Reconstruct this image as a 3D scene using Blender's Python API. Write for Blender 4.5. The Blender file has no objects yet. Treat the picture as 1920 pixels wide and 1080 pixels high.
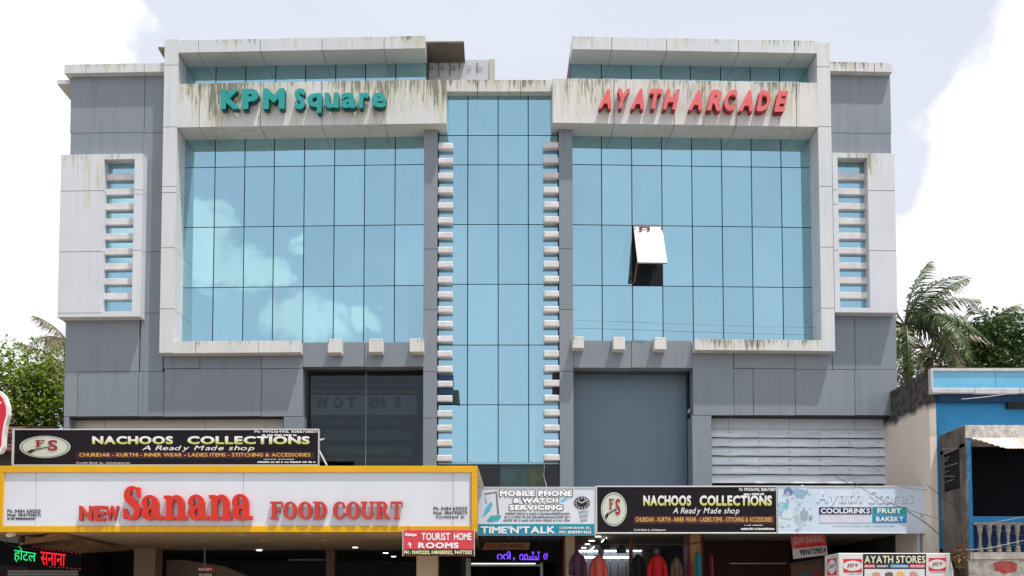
import bpy, math, random
import numpy as np
from mathutils import Vector, Matrix
random.seed(7)
sc = bpy.context.scene
COL = sc.collection

# ------------------------------------------------------------------ camera
F = 1600.0; TH = math.atan(71.3/1600.0); CX = 932.0; CY = 1150.0-71.3
EYE = (0.0, -20.0, 1.6)
cam = bpy.data.cameras.new('camera'); cam_o = bpy.data.objects.new('camera', cam); COL.objects.link(cam_o)
cam.sensor_width = 36.0; cam.lens = 36.0*F/1920.0
cam.shift_x = (960-CX)/1920.0; cam.shift_y = (CY-540)/1920.0
cam.clip_start = 0.1; cam.clip_end = 2000
cam_o.location = EYE; cam_o.rotation_euler = (math.pi/2+TH, 0, 0)
sc.camera = cam_o

# ------------------------------------------------------------------ light
SUNV = Vector((0.27, -0.20, 1.0)).normalized()
sun = bpy.data.lights.new('sun', 'SUN'); sun.energy = 4.8; sun.angle = math.radians(0.9); sun.color = (1.0, 0.95, 0.87)
sun_o = bpy.data.objects.new('sun', sun); COL.objects.link(sun_o); sun_o.location = (5, -8, 30)
sun_o.rotation_euler = SUNV.to_track_quat('Z', 'Y').to_euler()
sc.view_settings.view_transform = 'Standard'; sc.view_settings.look = 'None'
sc.view_settings.exposure = 0.25; sc.view_settings.gamma = 1.0; sc.view_settings.use_curve_mapping = False
try:
    sc.cycles.max_bounces = 8; sc.cycles.glossy_bounces = 4; sc.cycles.transparent_max_bounces = 12; sc.cycles.use_denoising = True
except Exception: pass

KW = 0.027      # the two wings fall back slightly from the central bay
def ray(X, Y):
    a = (X-CX)/F; b = (CY-Y)/F
    return (a, math.cos(TH)-b*math.sin(TH), math.sin(TH)+b*math.cos(TH))
def P(X, Y, y, warp=True):
    d = ray(X, Y); yy = y
    for _ in range(4 if warp else 1):
        t = (yy+20)/d[1]; x = t*d[0]
        if warp: yy = y+KW*max(0.0, abs(x)-1.3)
    t = (yy+20)/d[1]
    return (t*d[0], y, EYE[2]+t*d[2])
def G(X, Y, y): return P(X, Y, y, False)

world = bpy.data.worlds.new('World'); sc.world = world; world.use_nodes = True
def build_world():
    nt = world.node_tree; N = nt.nodes; L = nt.links; N.clear()
    out = N.new('ShaderNodeOutputWorld'); bg = N.new('ShaderNodeBackground'); L.new(bg.outputs[0], out.inputs[0])
    sky = N.new('ShaderNodeTexSky'); sky.sky_type = 'NISHITA'; sky.sun_disc = False
    sky.sun_elevation = math.asin(SUNV.z); sky.sun_rotation = math.atan2(SUNV.x, SUNV.y)
    sky.air_density = 1.0; sky.dust_density = 2.5; sky.ozone_density = 1.0
    bg.inputs[1].default_value = 0.1
    tc = N.new('ShaderNodeTexCoord')
    def vm(op, a, b=None):
        n = N.new('ShaderNodeVectorMath'); n.operation = op
        for i, v in enumerate((a, b)):
            if v is None: continue
            if isinstance(v, tuple): n.inputs[i].default_value = v
            else: L.new(v, n.inputs[i])
        return n
    def mt(op, a, b=None, c=None, clamp=False):
        n = N.new('ShaderNodeMath'); n.operation = op; n.use_clamp = clamp
        for i, v in enumerate((a, b, c)):
            if v is None: continue
            if isinstance(v, (int, float)): n.inputs[i].default_value = v
            else: L.new(v, n.inputs[i])
        return n.outputs[0]
    dirn = vm('NORMALIZE', tc.outputs['Generated']).outputs[0]
    n1 = N.new('ShaderNodeTexNoise'); n1.inputs['Scale'].default_value = 7; n1.inputs['Detail'].default_value = 6; n1.inputs['Roughness'].default_value = 0.5
    L.new(dirn, n1.inputs['Vector'])
    w = vm('SUBTRACT', n1.outputs['Color'], (0.5, 0.5, 0.5)).outputs[0]
    w = vm('MULTIPLY', w, (0.12, 0.12, 0.12)).outputs[0]
    dw = vm('NORMALIZE', vm('ADD', dirn, w).outputs[0]).outputs[0]
    # cumulus heaps: (direction, angular radius)
    heaps = []
    for X, Y, r in [(60, 330, 300), (-150, 60, 330), (150, 10, 120), (-60, 620, 200), (1960, 520, 330), (2010, 260, 260), (1830, 420, 150), (1730, 560, 130), (2300, -100, 330), (-500, -300, 380)]:
        d = Vector(ray(X, Y)).normalized(); heaps.append((d, r/1600.0*0.8))
    def refl(X, Y, s):
        d = Vector(ray(X, Y)).normalized(); n = Vector((s*KW, -1, 0)).normalized()
        return (d-2*d.dot(n)*n).normalized()
    for X, Y, r in [(380, 385, 50), (368, 440, 62), (375, 500, 62), (470, 505, 62), (425, 500, 60), (515, 515, 42), (565, 447, 30), (565, 605, 50), (620, 610, 48), (680, 600, 32), (250, 430, 80)]:
        heaps.append((refl(X, Y, -1), r/1600.0*0.85))
    heaps += [(Vector((.12, -.1, 1)).normalized(), .28), (Vector((0.9, -0.6, 0.8)).normalized(), .35), (Vector((-0.95, -0.5, 1.0)).normalized(), .3), (Vector((0.5, -0.9, 2.2)).normalized(), .22), (Vector((-1, .7, .25)).normalized(), .3)]  # first heap: unseen cloud near the zenith, added to whiten the open sash
    nf = N.new('ShaderNodeTexNoise'); nf.inputs['Scale'].default_value = 9; nf.inputs['Detail'].default_value = 3; nf.inputs['Roughness'].default_value = .45; L.new(dirn, nf.inputs['Vector'])
    wf = vm('MULTIPLY', vm('SUBTRACT', nf.outputs['Color'], (0.5, 0.5, 0.5)).outputs[0], (0.07, 0.07, 0.07)).outputs[0]
    dfr = vm('NORMALIZE', vm('ADD', dirn, wf).outputs[0]).outputs[0]
    def field(hp, dw=dw):
      best = None
      for d, r in hp:
          dot = vm('DOT_PRODUCT', dw, tuple(d)).outputs['Value']
          # 1-angle/r via small angle: angle^2 = 2(1-dot)
          q = mt('SUBTRACT', 1.0, mt('MULTIPLY', mt('SUBTRACT', 1.0, dot), 2.0/(r*r)))
          best = q if best is None else mt('SMOOTH_MAX', best, q, 0.25)
      return best
    n2 = N.new('ShaderNodeTexNoise'); n2.inputs['Scale'].default_value = 22; n2.inputs['Detail'].default_value = 4
    L.new(dirn, n2.inputs['Vector'])
    nb = sum(1 for d, r in heaps)
    back = [h for h in heaps if h[0].y > 0.05]; front = [h for h in heaps if h[0].y <= 0.05]
    rough_n = mt('MULTIPLY', mt('SUBTRACT', n2.outputs['Fac'], 0.5), 1.5)
    best = mt('ADD', field(back), rough_n)
    bf = mt('ADD', field(front, dfr), mt('MULTIPLY', rough_n, 0.35))
    mr = N.new('ShaderNodeMapRange'); mr.interpolation_type = 'SMOOTHSTEP'; L.new(best, mr.inputs['Value'])
    mr.inputs['From Min'].default_value = -0.05; mr.inputs['From Max'].default_value = 0.5
    # thin veil of high haze over the blue
    n3 = N.new('ShaderNodeTexNoise'); n3.inputs['Scale'].default_value = 2.2; n3.inputs['Detail'].default_value = 5
    L.new(vm('MULTIPLY', dirn, (1, 1, 2.2)).outputs[0], n3.inputs['Vector'])
    sz = N.new('ShaderNodeSeparateXYZ'); L.new(dirn, sz.inputs[0])
    veil = mt('ADD', mt('MULTIPLY', n3.outputs['Fac'], 0.30), 0.78)
    veil = mt('SUBTRACT', veil, mt('MULTIPLY', mt('MAXIMUM', sz.outputs['Z'], 0.0), 0.28), clamp=True)
    m1 = N.new('ShaderNodeMix'); m1.data_type = 'RGBA'; L.new(veil, m1.inputs[0]); L.new(sky.outputs[0], m1.inputs[6]); m1.inputs[7].default_value = (7.75, 8.05, 8.85, 1)
    m2 = N.new('ShaderNodeMix'); m2.data_type = 'RGBA'; L.new(mr.outputs[0], m2.inputs[0]); L.new(m1.outputs[2], m2.inputs[6]); cl = N.new('ShaderNodeMix'); cl.data_type = 'RGBA'
    n4 = N.new('ShaderNodeTexNoise'); n4.inputs['Scale'].default_value = 9; n4.inputs['Detail'].default_value = 7; L.new(dw, n4.inputs['Vector'])
    c4 = N.new('ShaderNodeMapRange'); L.new(n4.outputs['Fac'], c4.inputs[0]); c4.inputs['From Min'].default_value = .35; c4.inputs['From Max'].default_value = .6
    L.new(c4.outputs[0], cl.inputs[0]); cl.inputs[6].default_value = (8.9, 9.0, 9.4, 1); cl.inputs[7].default_value = (10.6, 10.6, 10.7, 1); L.new(cl.outputs[2], m2.inputs[7])
    mf = N.new('ShaderNodeMapRange'); mf.interpolation_type = 'SMOOTHSTEP'; L.new(bf, mf.inputs['Value']); mf.inputs['From Min'].default_value = 0.0; mf.inputs['From Max'].default_value = 0.9
    m3 = N.new('ShaderNodeMix'); m3.data_type = 'RGBA'; L.new(mf.outputs[0], m3.inputs[0]); m3.inputs[7].default_value = (10.3, 10.3, 10.2, 1)
    L.new(m2.outputs[2], m3.inputs[6]); L.new(m3.outputs[2], bg.inputs[0])
build_world()

# ------------------------------------------------------------------ materials
def lin(c):
    c = c/255.0
    return c/12.92 if c <= 0.04045 else ((c+0.055)/1.055)**2.4
def rgb(r, g, b): return (lin(r), lin(g), lin(b), 1)
MATS = {}
def nodes(name):
    m = bpy.data.materials.new(name); m.use_nodes = True; nt = m.node_tree
    return m, nt, nt.nodes['Principled BSDF']
def mat(name, c, rough=0.6, metal=0.0, var=0.08, scale=3.0, bump=0.0, spec=0.4, emit=0.0, c2=None, stretch=(1, 1, 1), fine=0.0):
    if name in MATS: return MATS[name]
    m, nt, b = nodes(name); N = nt.nodes; L = nt.links
    base = rgb(*c)
    geo = N.new('ShaderNodeNewGeometry')
    mp = N.new('ShaderNodeMapping'); L.new(geo.outputs['Position'], mp.inputs['Vector']); mp.inputs['Scale'].default_value = stretch
    nz = N.new('ShaderNodeTexNoise'); nz.inputs['Scale'].default_value = scale; nz.inputs['Detail'].default_value = 6; nz.inputs['Roughness'].default_value = 0.6
    L.new(mp.outputs[0], nz.inputs['Vector'])
    mx = N.new('ShaderNodeMix'); mx.data_type = 'RGBA'
    rp = N.new('ShaderNodeMapRange'); L.new(nz.outputs['Fac'], rp.inputs['Value']); rp.inputs['From Min'].default_value = .3; rp.inputs['From Max'].default_value = .7
    L.new(rp.outputs[0], mx.inputs[0])
    if c2: mx.inputs[6].default_value = base; mx.inputs[7].default_value = rgb(*c2)
    else:
        mx.inputs[6].default_value = tuple(v*(1-var) for v in base[:3])+(1,); mx.inputs[7].default_value = tuple(min(1, v*(1+var)) for v in base[:3])+(1,)
    L.new(mx.outputs[2], b.inputs['Base Color'])
    b.inputs['Roughness'].default_value = rough; b.inputs['Metallic'].default_value = metal; b.inputs['Specular IOR Level'].default_value = spec
    if emit:
        b.inputs['Emission Color'].default_value = base; b.inputs['Emission Strength'].default_value = emit
    if bump:
        n2 = N.new('ShaderNodeTexNoise'); n2.inputs['Scale'].default_value = scale*6; n2.inputs['Detail'].default_value = 5
        L.new(mp.outputs[0], n2.inputs['Vector'])
        bp = N.new('ShaderNodeBump'); bp.inputs['Strength'].default_value = bump; bp.inputs['Distance'].default_value = 0.02
        L.new(n2.outputs['Fac'], bp.inputs['Height']); L.new(bp.outputs[0], b.inputs['Normal'])
    MATS[name] = m
    return m
def stained(name, c, ztop, length=0.9, amount=0.5, rough=0.45, dark=(74, 74, 56), warm=(188, 188, 164), sx=9.0):
    """white cladding with rain streaks that start at the top edge"""
    m, nt, b = nodes(name); N = nt.nodes; L = nt.links
    geo = N.new('ShaderNodeNewGeometry')
    sep = N.new('ShaderNodeSeparateXYZ'); L.new(geo.outputs['Position'], sep.inputs[0])
    def mt(op, a, b_=None, clamp=False):
        n = N.new('ShaderNodeMath'); n.operation = op; n.use_clamp = clamp
        for i, v in enumerate((a, b_)):
            if v is None: continue
            if isinstance(v, (int, float)): n.inputs[i].default_value = v
            else: L.new(v, n.inputs[i])
        return n.outputs[0]
    def noise(scl, stretch, detail=4, off=0):
        mp = N.new('ShaderNodeMapping'); L.new(geo.outputs['Position'], mp.inputs['Vector']); mp.inputs['Scale'].default_value = stretch; mp.inputs['Location'].default_value = (off, off, 0)
        n = N.new('ShaderNodeTexNoise'); n.inputs['Scale'].default_value = scl; n.inputs['Detail'].default_value = detail; n.inputs['Roughness'].default_value = .65
        L.new(mp.outputs[0], n.inputs['Vector']); return n.outputs['Fac']
    down = mt('DIVIDE', mt('SUBTRACT', ztop, sep.outputs['Z']), length)          # 0 at the top .. 1
    patch = noise(0.55, (1, 1, .4), 3)
    st = noise(sx, (1, 1, 0.07), 5)
    st2 = noise(sx*2.2, (1, 1, 0.10), 5, 7.3)
    # threshold rises with distance from the top
    def streak(src, base, k):
        th = mt('ADD', base, mt('MULTIPLY', down, k))
        th = mt('SUBTRACT', th, mt('MULTIPLY', mt('SUBTRACT', patch, .5), .75))
        v = mt('MULTIPLY', mt('SUBTRACT', src, th), 9.0, True)
        return v
    s1 = streak(st, 0.60-amount*0.20, 0.15)
    s2 = streak(st2, 0.61-amount*0.15, 0.20)
    s3 = mt('MULTIPLY', mt('SUBTRACT', noise(sx*1.4, (1, 1, .03), 4, 11.7), .52, True), 2.2, True)
    body = noise(1.2, (1, 1, .5), 5, 3.1)
    base = N.new('ShaderNodeMix'); base.data_type = 'RGBA'; L.new(mt('SUBTRACT', body, mt('MULTIPLY', s3, min(1.0, .4+amount)), True), base.inputs[0])
    bc = rgb(*c); base.inputs[6].default_value = tuple(v*.84 for v in bc[:3])+(1,); base.inputs[7].default_value = tuple(min(1, v*1.10) for v in bc[:3])+(1,)
    a = N.new('ShaderNodeMix'); a.data_type = 'RGBA'; L.new(mt('MULTIPLY', s1, .75), a.inputs[0]); L.new(base.outputs[2], a.inputs[6]); a.inputs[7].default_value = rgb(*warm)
    d = N.new('ShaderNodeMix'); d.data_type = 'RGBA'; L.new(mt('MULTIPLY', s2, .75*min(1, amount+.35)), d.inputs[0]); L.new(a.outputs[2], d.inputs[6]); d.inputs[7].default_value = rgb(*dark)
    L.new(d.outputs[2], b.inputs['Base Color']); b.inputs['Roughness'].default_value = rough
    MATS[name] = m
    return m
def mirror(name, c, rough=0.02, wob=0.004, metal=1.0):
    m, nt, b = nodes(name); N = nt.nodes; L = nt.links
    b.inputs['Base Color'].default_value = rgb(*c); b.inputs['Metallic'].default_value = metal; b.inputs['Roughness'].default_value = rough
    tc = N.new('ShaderNodeTexCoord'); nz = N.new('ShaderNodeTexNoise'); nz.inputs['Scale'].default_value = 1.1; nz.inputs['Detail'].default_value = 2
    L.new(tc.outputs['Object'], nz.inputs['Vector'])
    bp = N.new('ShaderNodeBump'); bp.inputs['Strength'].default_value = 1.0; bp.inputs['Distance'].default_value = wob
    L.new(nz.outputs['Fac'], bp.inputs['Height']); L.new(bp.outputs[0], b.inputs['Normal'])
    # a film of dust that varies from pane to pane
    oi = N.new('ShaderNodeObjectInfo'); mr = N.new('ShaderNodeMapRange'); L.new(oi.outputs['Random'], mr.inputs[0]); mr.inputs['To Min'].default_value = .93; mr.inputs['To Max'].default_value = 1.05
    mx = N.new('ShaderNodeVectorMath'); mx.operation = 'SCALE'; mx.inputs[0].default_value = rgb(*c)[:3]; L.new(mr.outputs[0], mx.inputs['Scale'])
    # dust film, thicker in patches
    geo = N.new('ShaderNodeNewGeometry'); mp = N.new('ShaderNodeMapping'); mp.inputs['Scale'].default_value = (1, 1, .35); L.new(geo.outputs['Position'], mp.inputs['Vector'])
    dz = N.new('ShaderNodeTexNoise'); dz.inputs['Scale'].default_value = 1.3; dz.inputs['Detail'].default_value = 6; L.new(mp.outputs[0], dz.inputs['Vector'])
    dm = N.new('ShaderNodeMapRange'); L.new(dz.outputs['Fac'], dm.inputs[0]); dm.inputs['From Min'].default_value = .35; dm.inputs['From Max'].default_value = .75; dm.inputs['To Min'].default_value = metal; dm.inputs['To Max'].default_value = metal-.22
    L.new(dm.outputs[0], b.inputs['Metallic'])
    L.new(mx.outputs[0], b.inputs['Base Color'])
    MATS[name] = m; return m
def clear_glass(name, tint, gloss=0.12):
    m = bpy.data.materials.new(name); m.use_nodes = True; nt = m.node_tree; N = nt.nodes; L = nt.links; N.clear()
    o = N.new('ShaderNodeOutputMaterial'); t = N.new('ShaderNodeBsdfTransparent'); g = N.new('ShaderNodeBsdfGlossy'); mx = N.new('ShaderNodeMixShader')
    t.inputs[0].default_value = rgb(*tint); g.inputs['Roughness'].default_value = .03; mx.inputs[0].default_value = gloss
    g.inputs[0].default_value = rgb(205, 215, 220)
    L.new(t.outputs[0], mx.inputs[1]); L.new(g.outputs[0], mx.inputs[2]); L.new(mx.outputs[0], o.inputs[0])
    MATS[name] = m; return m
def emis(name, c, s):
    return mat(name, c, 0.5, var=0, emit=s)
def banded(name, stops, axis='Z', rough=.4):
    """printed colour bands across the object's own bounding box"""
    m, nt, b = nodes(name); N = nt.nodes; L = nt.links
    tc = N.new('ShaderNodeTexCoord'); sp = N.new('ShaderNodeSeparateXYZ'); L.new(tc.outputs['Generated'], sp.inputs[0])
    cr = N.new('ShaderNodeValToRGB'); L.new(sp.outputs[axis], cr.inputs[0])
    el = cr.color_ramp.elements
    for i, (p, c) in enumerate(stops):
        e = el[i] if i < 2 else el.new(p)
        e.position = p; e.color = rgb(*c)
    L.new(cr.outputs[0], b.inputs['Base Color']); b.inputs['Roughness'].default_value = rough
    MATS[name] = m; return m

# ------------------------------------------------------------------ mesh building
class MB:
    def __init__(s): s.v = []; s.f = []
    def add(s, v, f):
        n = len(s.v); s.v += [tuple(p) for p in v]; s.f += [tuple(i+n for i in q) for q in f]; return s
    def box(s, x0, x1, y0, y1, z0, z1):
        if x0 > x1: x0, x1 = x1, x0
        if z0 > z1: z0, z1 = z1, z0
        return s.add([(x0, y0, z0), (x1, y0, z0), (x1, y1, z0), (x0, y1, z0), (x0, y0, z1), (x1, y0, z1), (x1, y1, z1), (x0, y1, z1)],
                     [(0, 1, 5, 4), (1, 2, 6, 5), (2, 3, 7, 6), (3, 0, 4, 7), (4, 5, 6, 7), (3, 2, 1, 0)])
    def cbox(s, x0, x1, y0, y1, z0, z1, c=0.01):
        """box with chamfered front edges"""
        if x0 > x1: x0, x1 = x1, x0
        if z0 > z1: z0, z1 = z1, z0
        c = min(c, (x1-x0)*.3, (z1-z0)*.3, (y1-y0)*.9)
        v = [(x0+c, y0, z0+c), (x1-c, y0, z0+c), (x1-c, y0, z1-c), (x0+c, y0, z1-c), (x0, y0+c, z0), (x1, y0+c, z0), (x1, y0+c, z1), (x0, y0+c, z1), (x0, y1, z0), (x1, y1, z0), (x1, y1, z1), (x0, y1, z1)]
        f = [(0, 1, 2, 3), (4, 5, 1, 0), (5, 6, 2, 1), (6, 7, 3, 2), (7, 4, 0, 3), (8, 9, 5, 4), (9, 10, 6, 5), (10, 11, 7, 6), (11, 8, 4, 7), (11, 10, 9, 8)]
        return s.add(v, f)
    def prism(s, pts, off):
        """pts: 3D polygon, off: extrusion vector"""
        n = len(pts); o = Vector(off)
        v = [tuple(p) for p in pts]+[tuple(Vector(p)+o) for p in pts]
        return s.add(v, [tuple(range(n))]+[tuple(range(2*n-1, n-1, -1))]+[(i, i+n, (i+1) % n+n, (i+1) % n) for i in range(n)])
    def quadbox(s, q, th):
        """q: four 3D corners, thickened along +y"""
        return s.prism(q, (0, th, 0))
    def tube(s, path, r, n=6, cap=True):
        pts = [Vector(p) for p in path]; rr = r if isinstance(r, (list, tuple)) else [r]*len(pts); rings = []
        for i, p in enumerate(pts):
            d = (pts[min(i+1, len(pts)-1)]-pts[max(i-1, 0)]).normalized()
            a = d.cross(Vector((0, 0, 1)));
            if a.length < 1e-3: a = d.cross(Vector((1, 0, 0)))
            a.normalize(); b = d.cross(a).normalized()
            rings.append([p+(a*math.cos(2*math.pi*k/n)+b*math.sin(2*math.pi*k/n))*rr[i] for k in range(n)])
        v = [q for rg in rings for q in rg]; f = []
        for i in range(len(pts)-1):
            for k in range(n): f.append((i*n+k, i*n+(k+1) % n, (i+1)*n+(k+1) % n, (i+1)*n+k))
        if cap: f.append(tuple(range(n))[::-1]); f.append(tuple(range((len(pts)-1)*n, len(pts)*n)))
        return s.add(v, f)
    def lathe(s, prof, c, n=12, sx=1, sy=1):
        v = []; f = []
        for r, z in prof:
            for k in range(n): a = 2*math.pi*k/n; v.append((c[0]+r*sx*math.cos(a), c[1]+r*sy*math.sin(a), c[2]+z))
        for i in range(len(prof)-1):
            for k in range(n): f.append((i*n+k, i*n+(k+1) % n, (i+1)*n+(k+1) % n, (i+1)*n+k))
        f.append(tuple(range(n))[::-1]); f.append(tuple(range((len(prof)-1)*n, len(prof)*n)))
        return s.add(v, f)
    def build(s, name, material, parent=None, warp=False, smooth=False, kind=None, base=None):
        v = s.v
        if warp: v = [(x, y+KW*max(0.0, abs(x)-1.3), z) for x, y, z in v]
        if base is None: base = Vector((0, 0, 0))
        base = Vector(base)
        off = Vector((0, 0, 0))
        p = parent
        while p is not None: off += p.location; p = p.parent
        me = bpy.data.meshes.new(name)
        me.from_pydata([(x-off.x-base.x, y-off.y-base.y, z-off.z-base.z) for x, y, z in v], [], s.f); me.update()
        if material: me.materials.append(material)
        if smooth:
            for q in me.polygons: q.use_smooth = True
        o = bpy.data.objects.new(name, me); COL.objects.link(o); o.location = base
        if parent: o.parent = parent
        if kind: o['kind'] = kind
        return o
def tag(o, label, cat, group=None):
    o['label'] = label; o['category'] = cat
    if group: o['group'] = group
    return o
def thing(name, label, cat, loc=(0, 0, 0), group=None):
    o = bpy.data.objects.new(name, None); COL.objects.link(o); o.location = loc; o.empty_display_size = .2
    return tag(o, label, cat, group)
def single(mb, name, material, label, cat, group=None, warp=False, smooth=False):
    xs = [p[0] for p in mb.v]; ys = [p[1] for p in mb.v]; zs = [p[2] for p in mb.v]
    o = mb.build(name, material, None, warp, smooth, base=((min(xs)+max(xs))/2, (min(ys)+max(ys))/2, min(zs)))
    return tag(o, label, cat, group)

# ------------------------------------------------------------------ lettering: outlines from the built-in face or own shapes, weighted on a distance field
def contour(S, x0, y0, h):
    """marching squares at 0 (inside negative) -> closed loops"""
    ny, nx = S.shape; segs = {}
    def ep(i, j, k):
        # k 0: edge (i,j)-(i+1,j) ; 1: edge (i,j)-(i,j+1)
        a = S[j, i]
        if k == 0: b = S[j, i+1]; t = a/(a-b); return (x0+(i+t)*h, y0+j*h)
        b = S[j+1, i]; t = a/(a-b); return (x0+i*h, y0+(j+t)*h)
    neg = S < 0
    code = neg[:-1, :-1]*1+neg[:-1, 1:]*2+neg[1:, 1:]*4+neg[1:, :-1]*8
    T = {1: [('l', 'b')], 2: [('b', 'r')], 3: [('l', 'r')], 4: [('r', 't')], 5: [('l', 't'), ('r', 'b')], 6: [('b', 't')], 7: [('l', 't')], 8: [('t', 'l')], 9: [('t', 'b')], 10: [('b', 'l'), ('t', 'r')], 11: [('t', 'r')], 12: [('r', 'l')], 13: [('r', 'b')], 14: [('b', 'l')]}
    adj = {}
    for j, i in np.argwhere((code > 0) & (code < 15)):
        ed = {'b': (i, j, 0), 't': (i, j+1, 0), 'l': (i, j, 1), 'r': (i+1, j, 1)}
        for a, b in T[int(code[j, i])]:
            adj.setdefault(ed[a], []).append(ed[b]); adj.setdefault(ed[b], []).append(ed[a])
    loops = []; seen = set()
    for st in adj:
        if st in seen: continue
        lp = [st]; seen.add(st); cur = st
        while True:
            nx_ = [q for q in adj[cur] if q not in seen]
            if not nx_: break
            cur = nx_[0]; seen.add(cur); lp.append(cur)
        if len(lp) > 3:
            pts = [ep(*q) for q in lp]
            # drop near-collinear points
            out = []
            n = len(pts)
            for k in range(n):
                a, b, c = pts[k-1], pts[k], pts[(k+1) % n]
                cr = abs((b[0]-a[0])*(c[1]-b[1])-(b[1]-a[1])*(c[0]-b[0]))
                if cr > 2e-3*h*h: out.append(b)
            if len(out) > 2: loops.append(out)
    return loops
GC = {}
def loops_mesh(loops):
    """filled, extruded glyph (z 0..1) as verts/faces"""
    cu = bpy.data.curves.new('tmp_glyph', 'CURVE'); cu.dimensions = '2D'; cu.fill_mode = 'BOTH'; cu.extrude = 0.5
    for lp in loops:
        sp = cu.splines.new('POLY'); sp.points.add(len(lp)-1)
        for p, q in zip(sp.points, lp): p.co = (q[0], q[1], 0, 1)
        sp.use_cyclic_u = True
    ob = bpy.data.objects.new('tmp_glyph', cu); me = bpy.data.meshes.new_from_object(ob)
    v = [tuple(p.co) for p in me.vertices]; f = [tuple(p.vertices) for p in me.polygons]
    bpy.data.objects.remove(ob); bpy.data.curves.remove(cu); bpy.data.meshes.remove(me)
    return v, f
def font_mesh(s, extrude=0.5, res=3):
    cu = bpy.data.curves.new('tmp_text', 'FONT'); cu.body = s; cu.extrude = extrude; cu.resolution_u = res
    ob = bpy.data.objects.new('tmp_text', cu); me = bpy.data.meshes.new_from_object(ob)
    v = [tuple(p.co) for p in me.vertices]; f = [tuple(p.vertices) for p in me.polygons]
    bpy.data.objects.remove(ob); bpy.data.curves.remove(cu); bpy.data.meshes.remove(me)
    return v, f
def bold(ch, w, res=34, shear=0.0):
    """one glyph of the built-in face, grown by w (cap height 0.7)"""
    key = (ch, w, res, shear)
    if key in GC: return GC[key]
    v, f = font_mesh(ch, 0.5)
    E = []      # the side walls of the extruded glyph give its outline
    for q in f:
        lo = [i for i in q if v[i][2] < 0]
        if len(lo) == 2 and len(q) == 4: E.append((v[lo[0]][:2], v[lo[1]][:2]))
    A = np.array([e[0] for e in E]); B = np.array([e[1] for e in E])
    x0 = A[:, 0].min()-w-.05; x1 = A[:, 0].max()+w+.05; y0 = A[:, 1].min()-w-.05; y1 = A[:, 1].max()+w+.05
    h = 0.72/res
    X, Y = np.meshgrid(np.arange(x0, x1+h, h), np.arange(y0, y1+h, h))
    D = np.full(X.shape, 1e9); W = np.zeros(X.shape, int)
    for a, b in zip(A, B):
        d = b-a; l2 = (d*d).sum()
        if l2 < 1e-14: continue
        t = np.clip(((X-a[0])*d[0]+(Y-a[1])*d[1])/l2, 0, 1)
        D = np.minimum(D, np.hypot(X-a[0]-t*d[0], Y-a[1]-t*d[1]))
        c = ((a[1] > Y) != (b[1] > Y))
        if abs(d[1]) > 1e-12: W += (c & (X < (b[0]-a[0])*(Y-a[1])/d[1]+a[0]))
    S = np.where(W % 2 == 1, -D, D)-w
    S[np.abs(S) < 1e-5] = 1e-5
    lp = contour(S, x0, y0, h)
    if shear: lp = [[(x+shear*y, y) for x, y in l] for l in lp]
    GC[key] = loops_mesh(lp)
    return GC[key]
# own slab-serif shapes, drawn as distance fields (unit cap height)
def sd_box(X, Y, x0, x1, y0, y1, r=0.0):
    cx, cy, hx, hy = (x0+x1)/2, (y0+y1)/2, (x1-x0)/2-r, (y1-y0)/2-r
    qx = np.abs(X-cx)-hx; qy = np.abs(Y-cy)-hy
    return np.hypot(np.maximum(qx, 0), np.maximum(qy, 0))+np.minimum(np.maximum(qx, qy), 0)-r
def sd_ell(X, Y, cx, cy, rx, ry): return (np.hypot((X-cx)/rx, (Y-cy)/ry)-1)*min(rx, ry)
def sd_seg(X, Y, a, b, r):
    d = (b[0]-a[0], b[1]-a[1]); t = np.clip(((X-a[0])*d[0]+(Y-a[1])*d[1])/(d[0]**2+d[1]**2), 0, 1)
    return np.hypot(X-a[0]-t*d[0], Y-a[1]-t*d[1])-r
def U(*a):
    r = a[0]
    for b in a[1:]: r = np.minimum(r, b)
    return r
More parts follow.
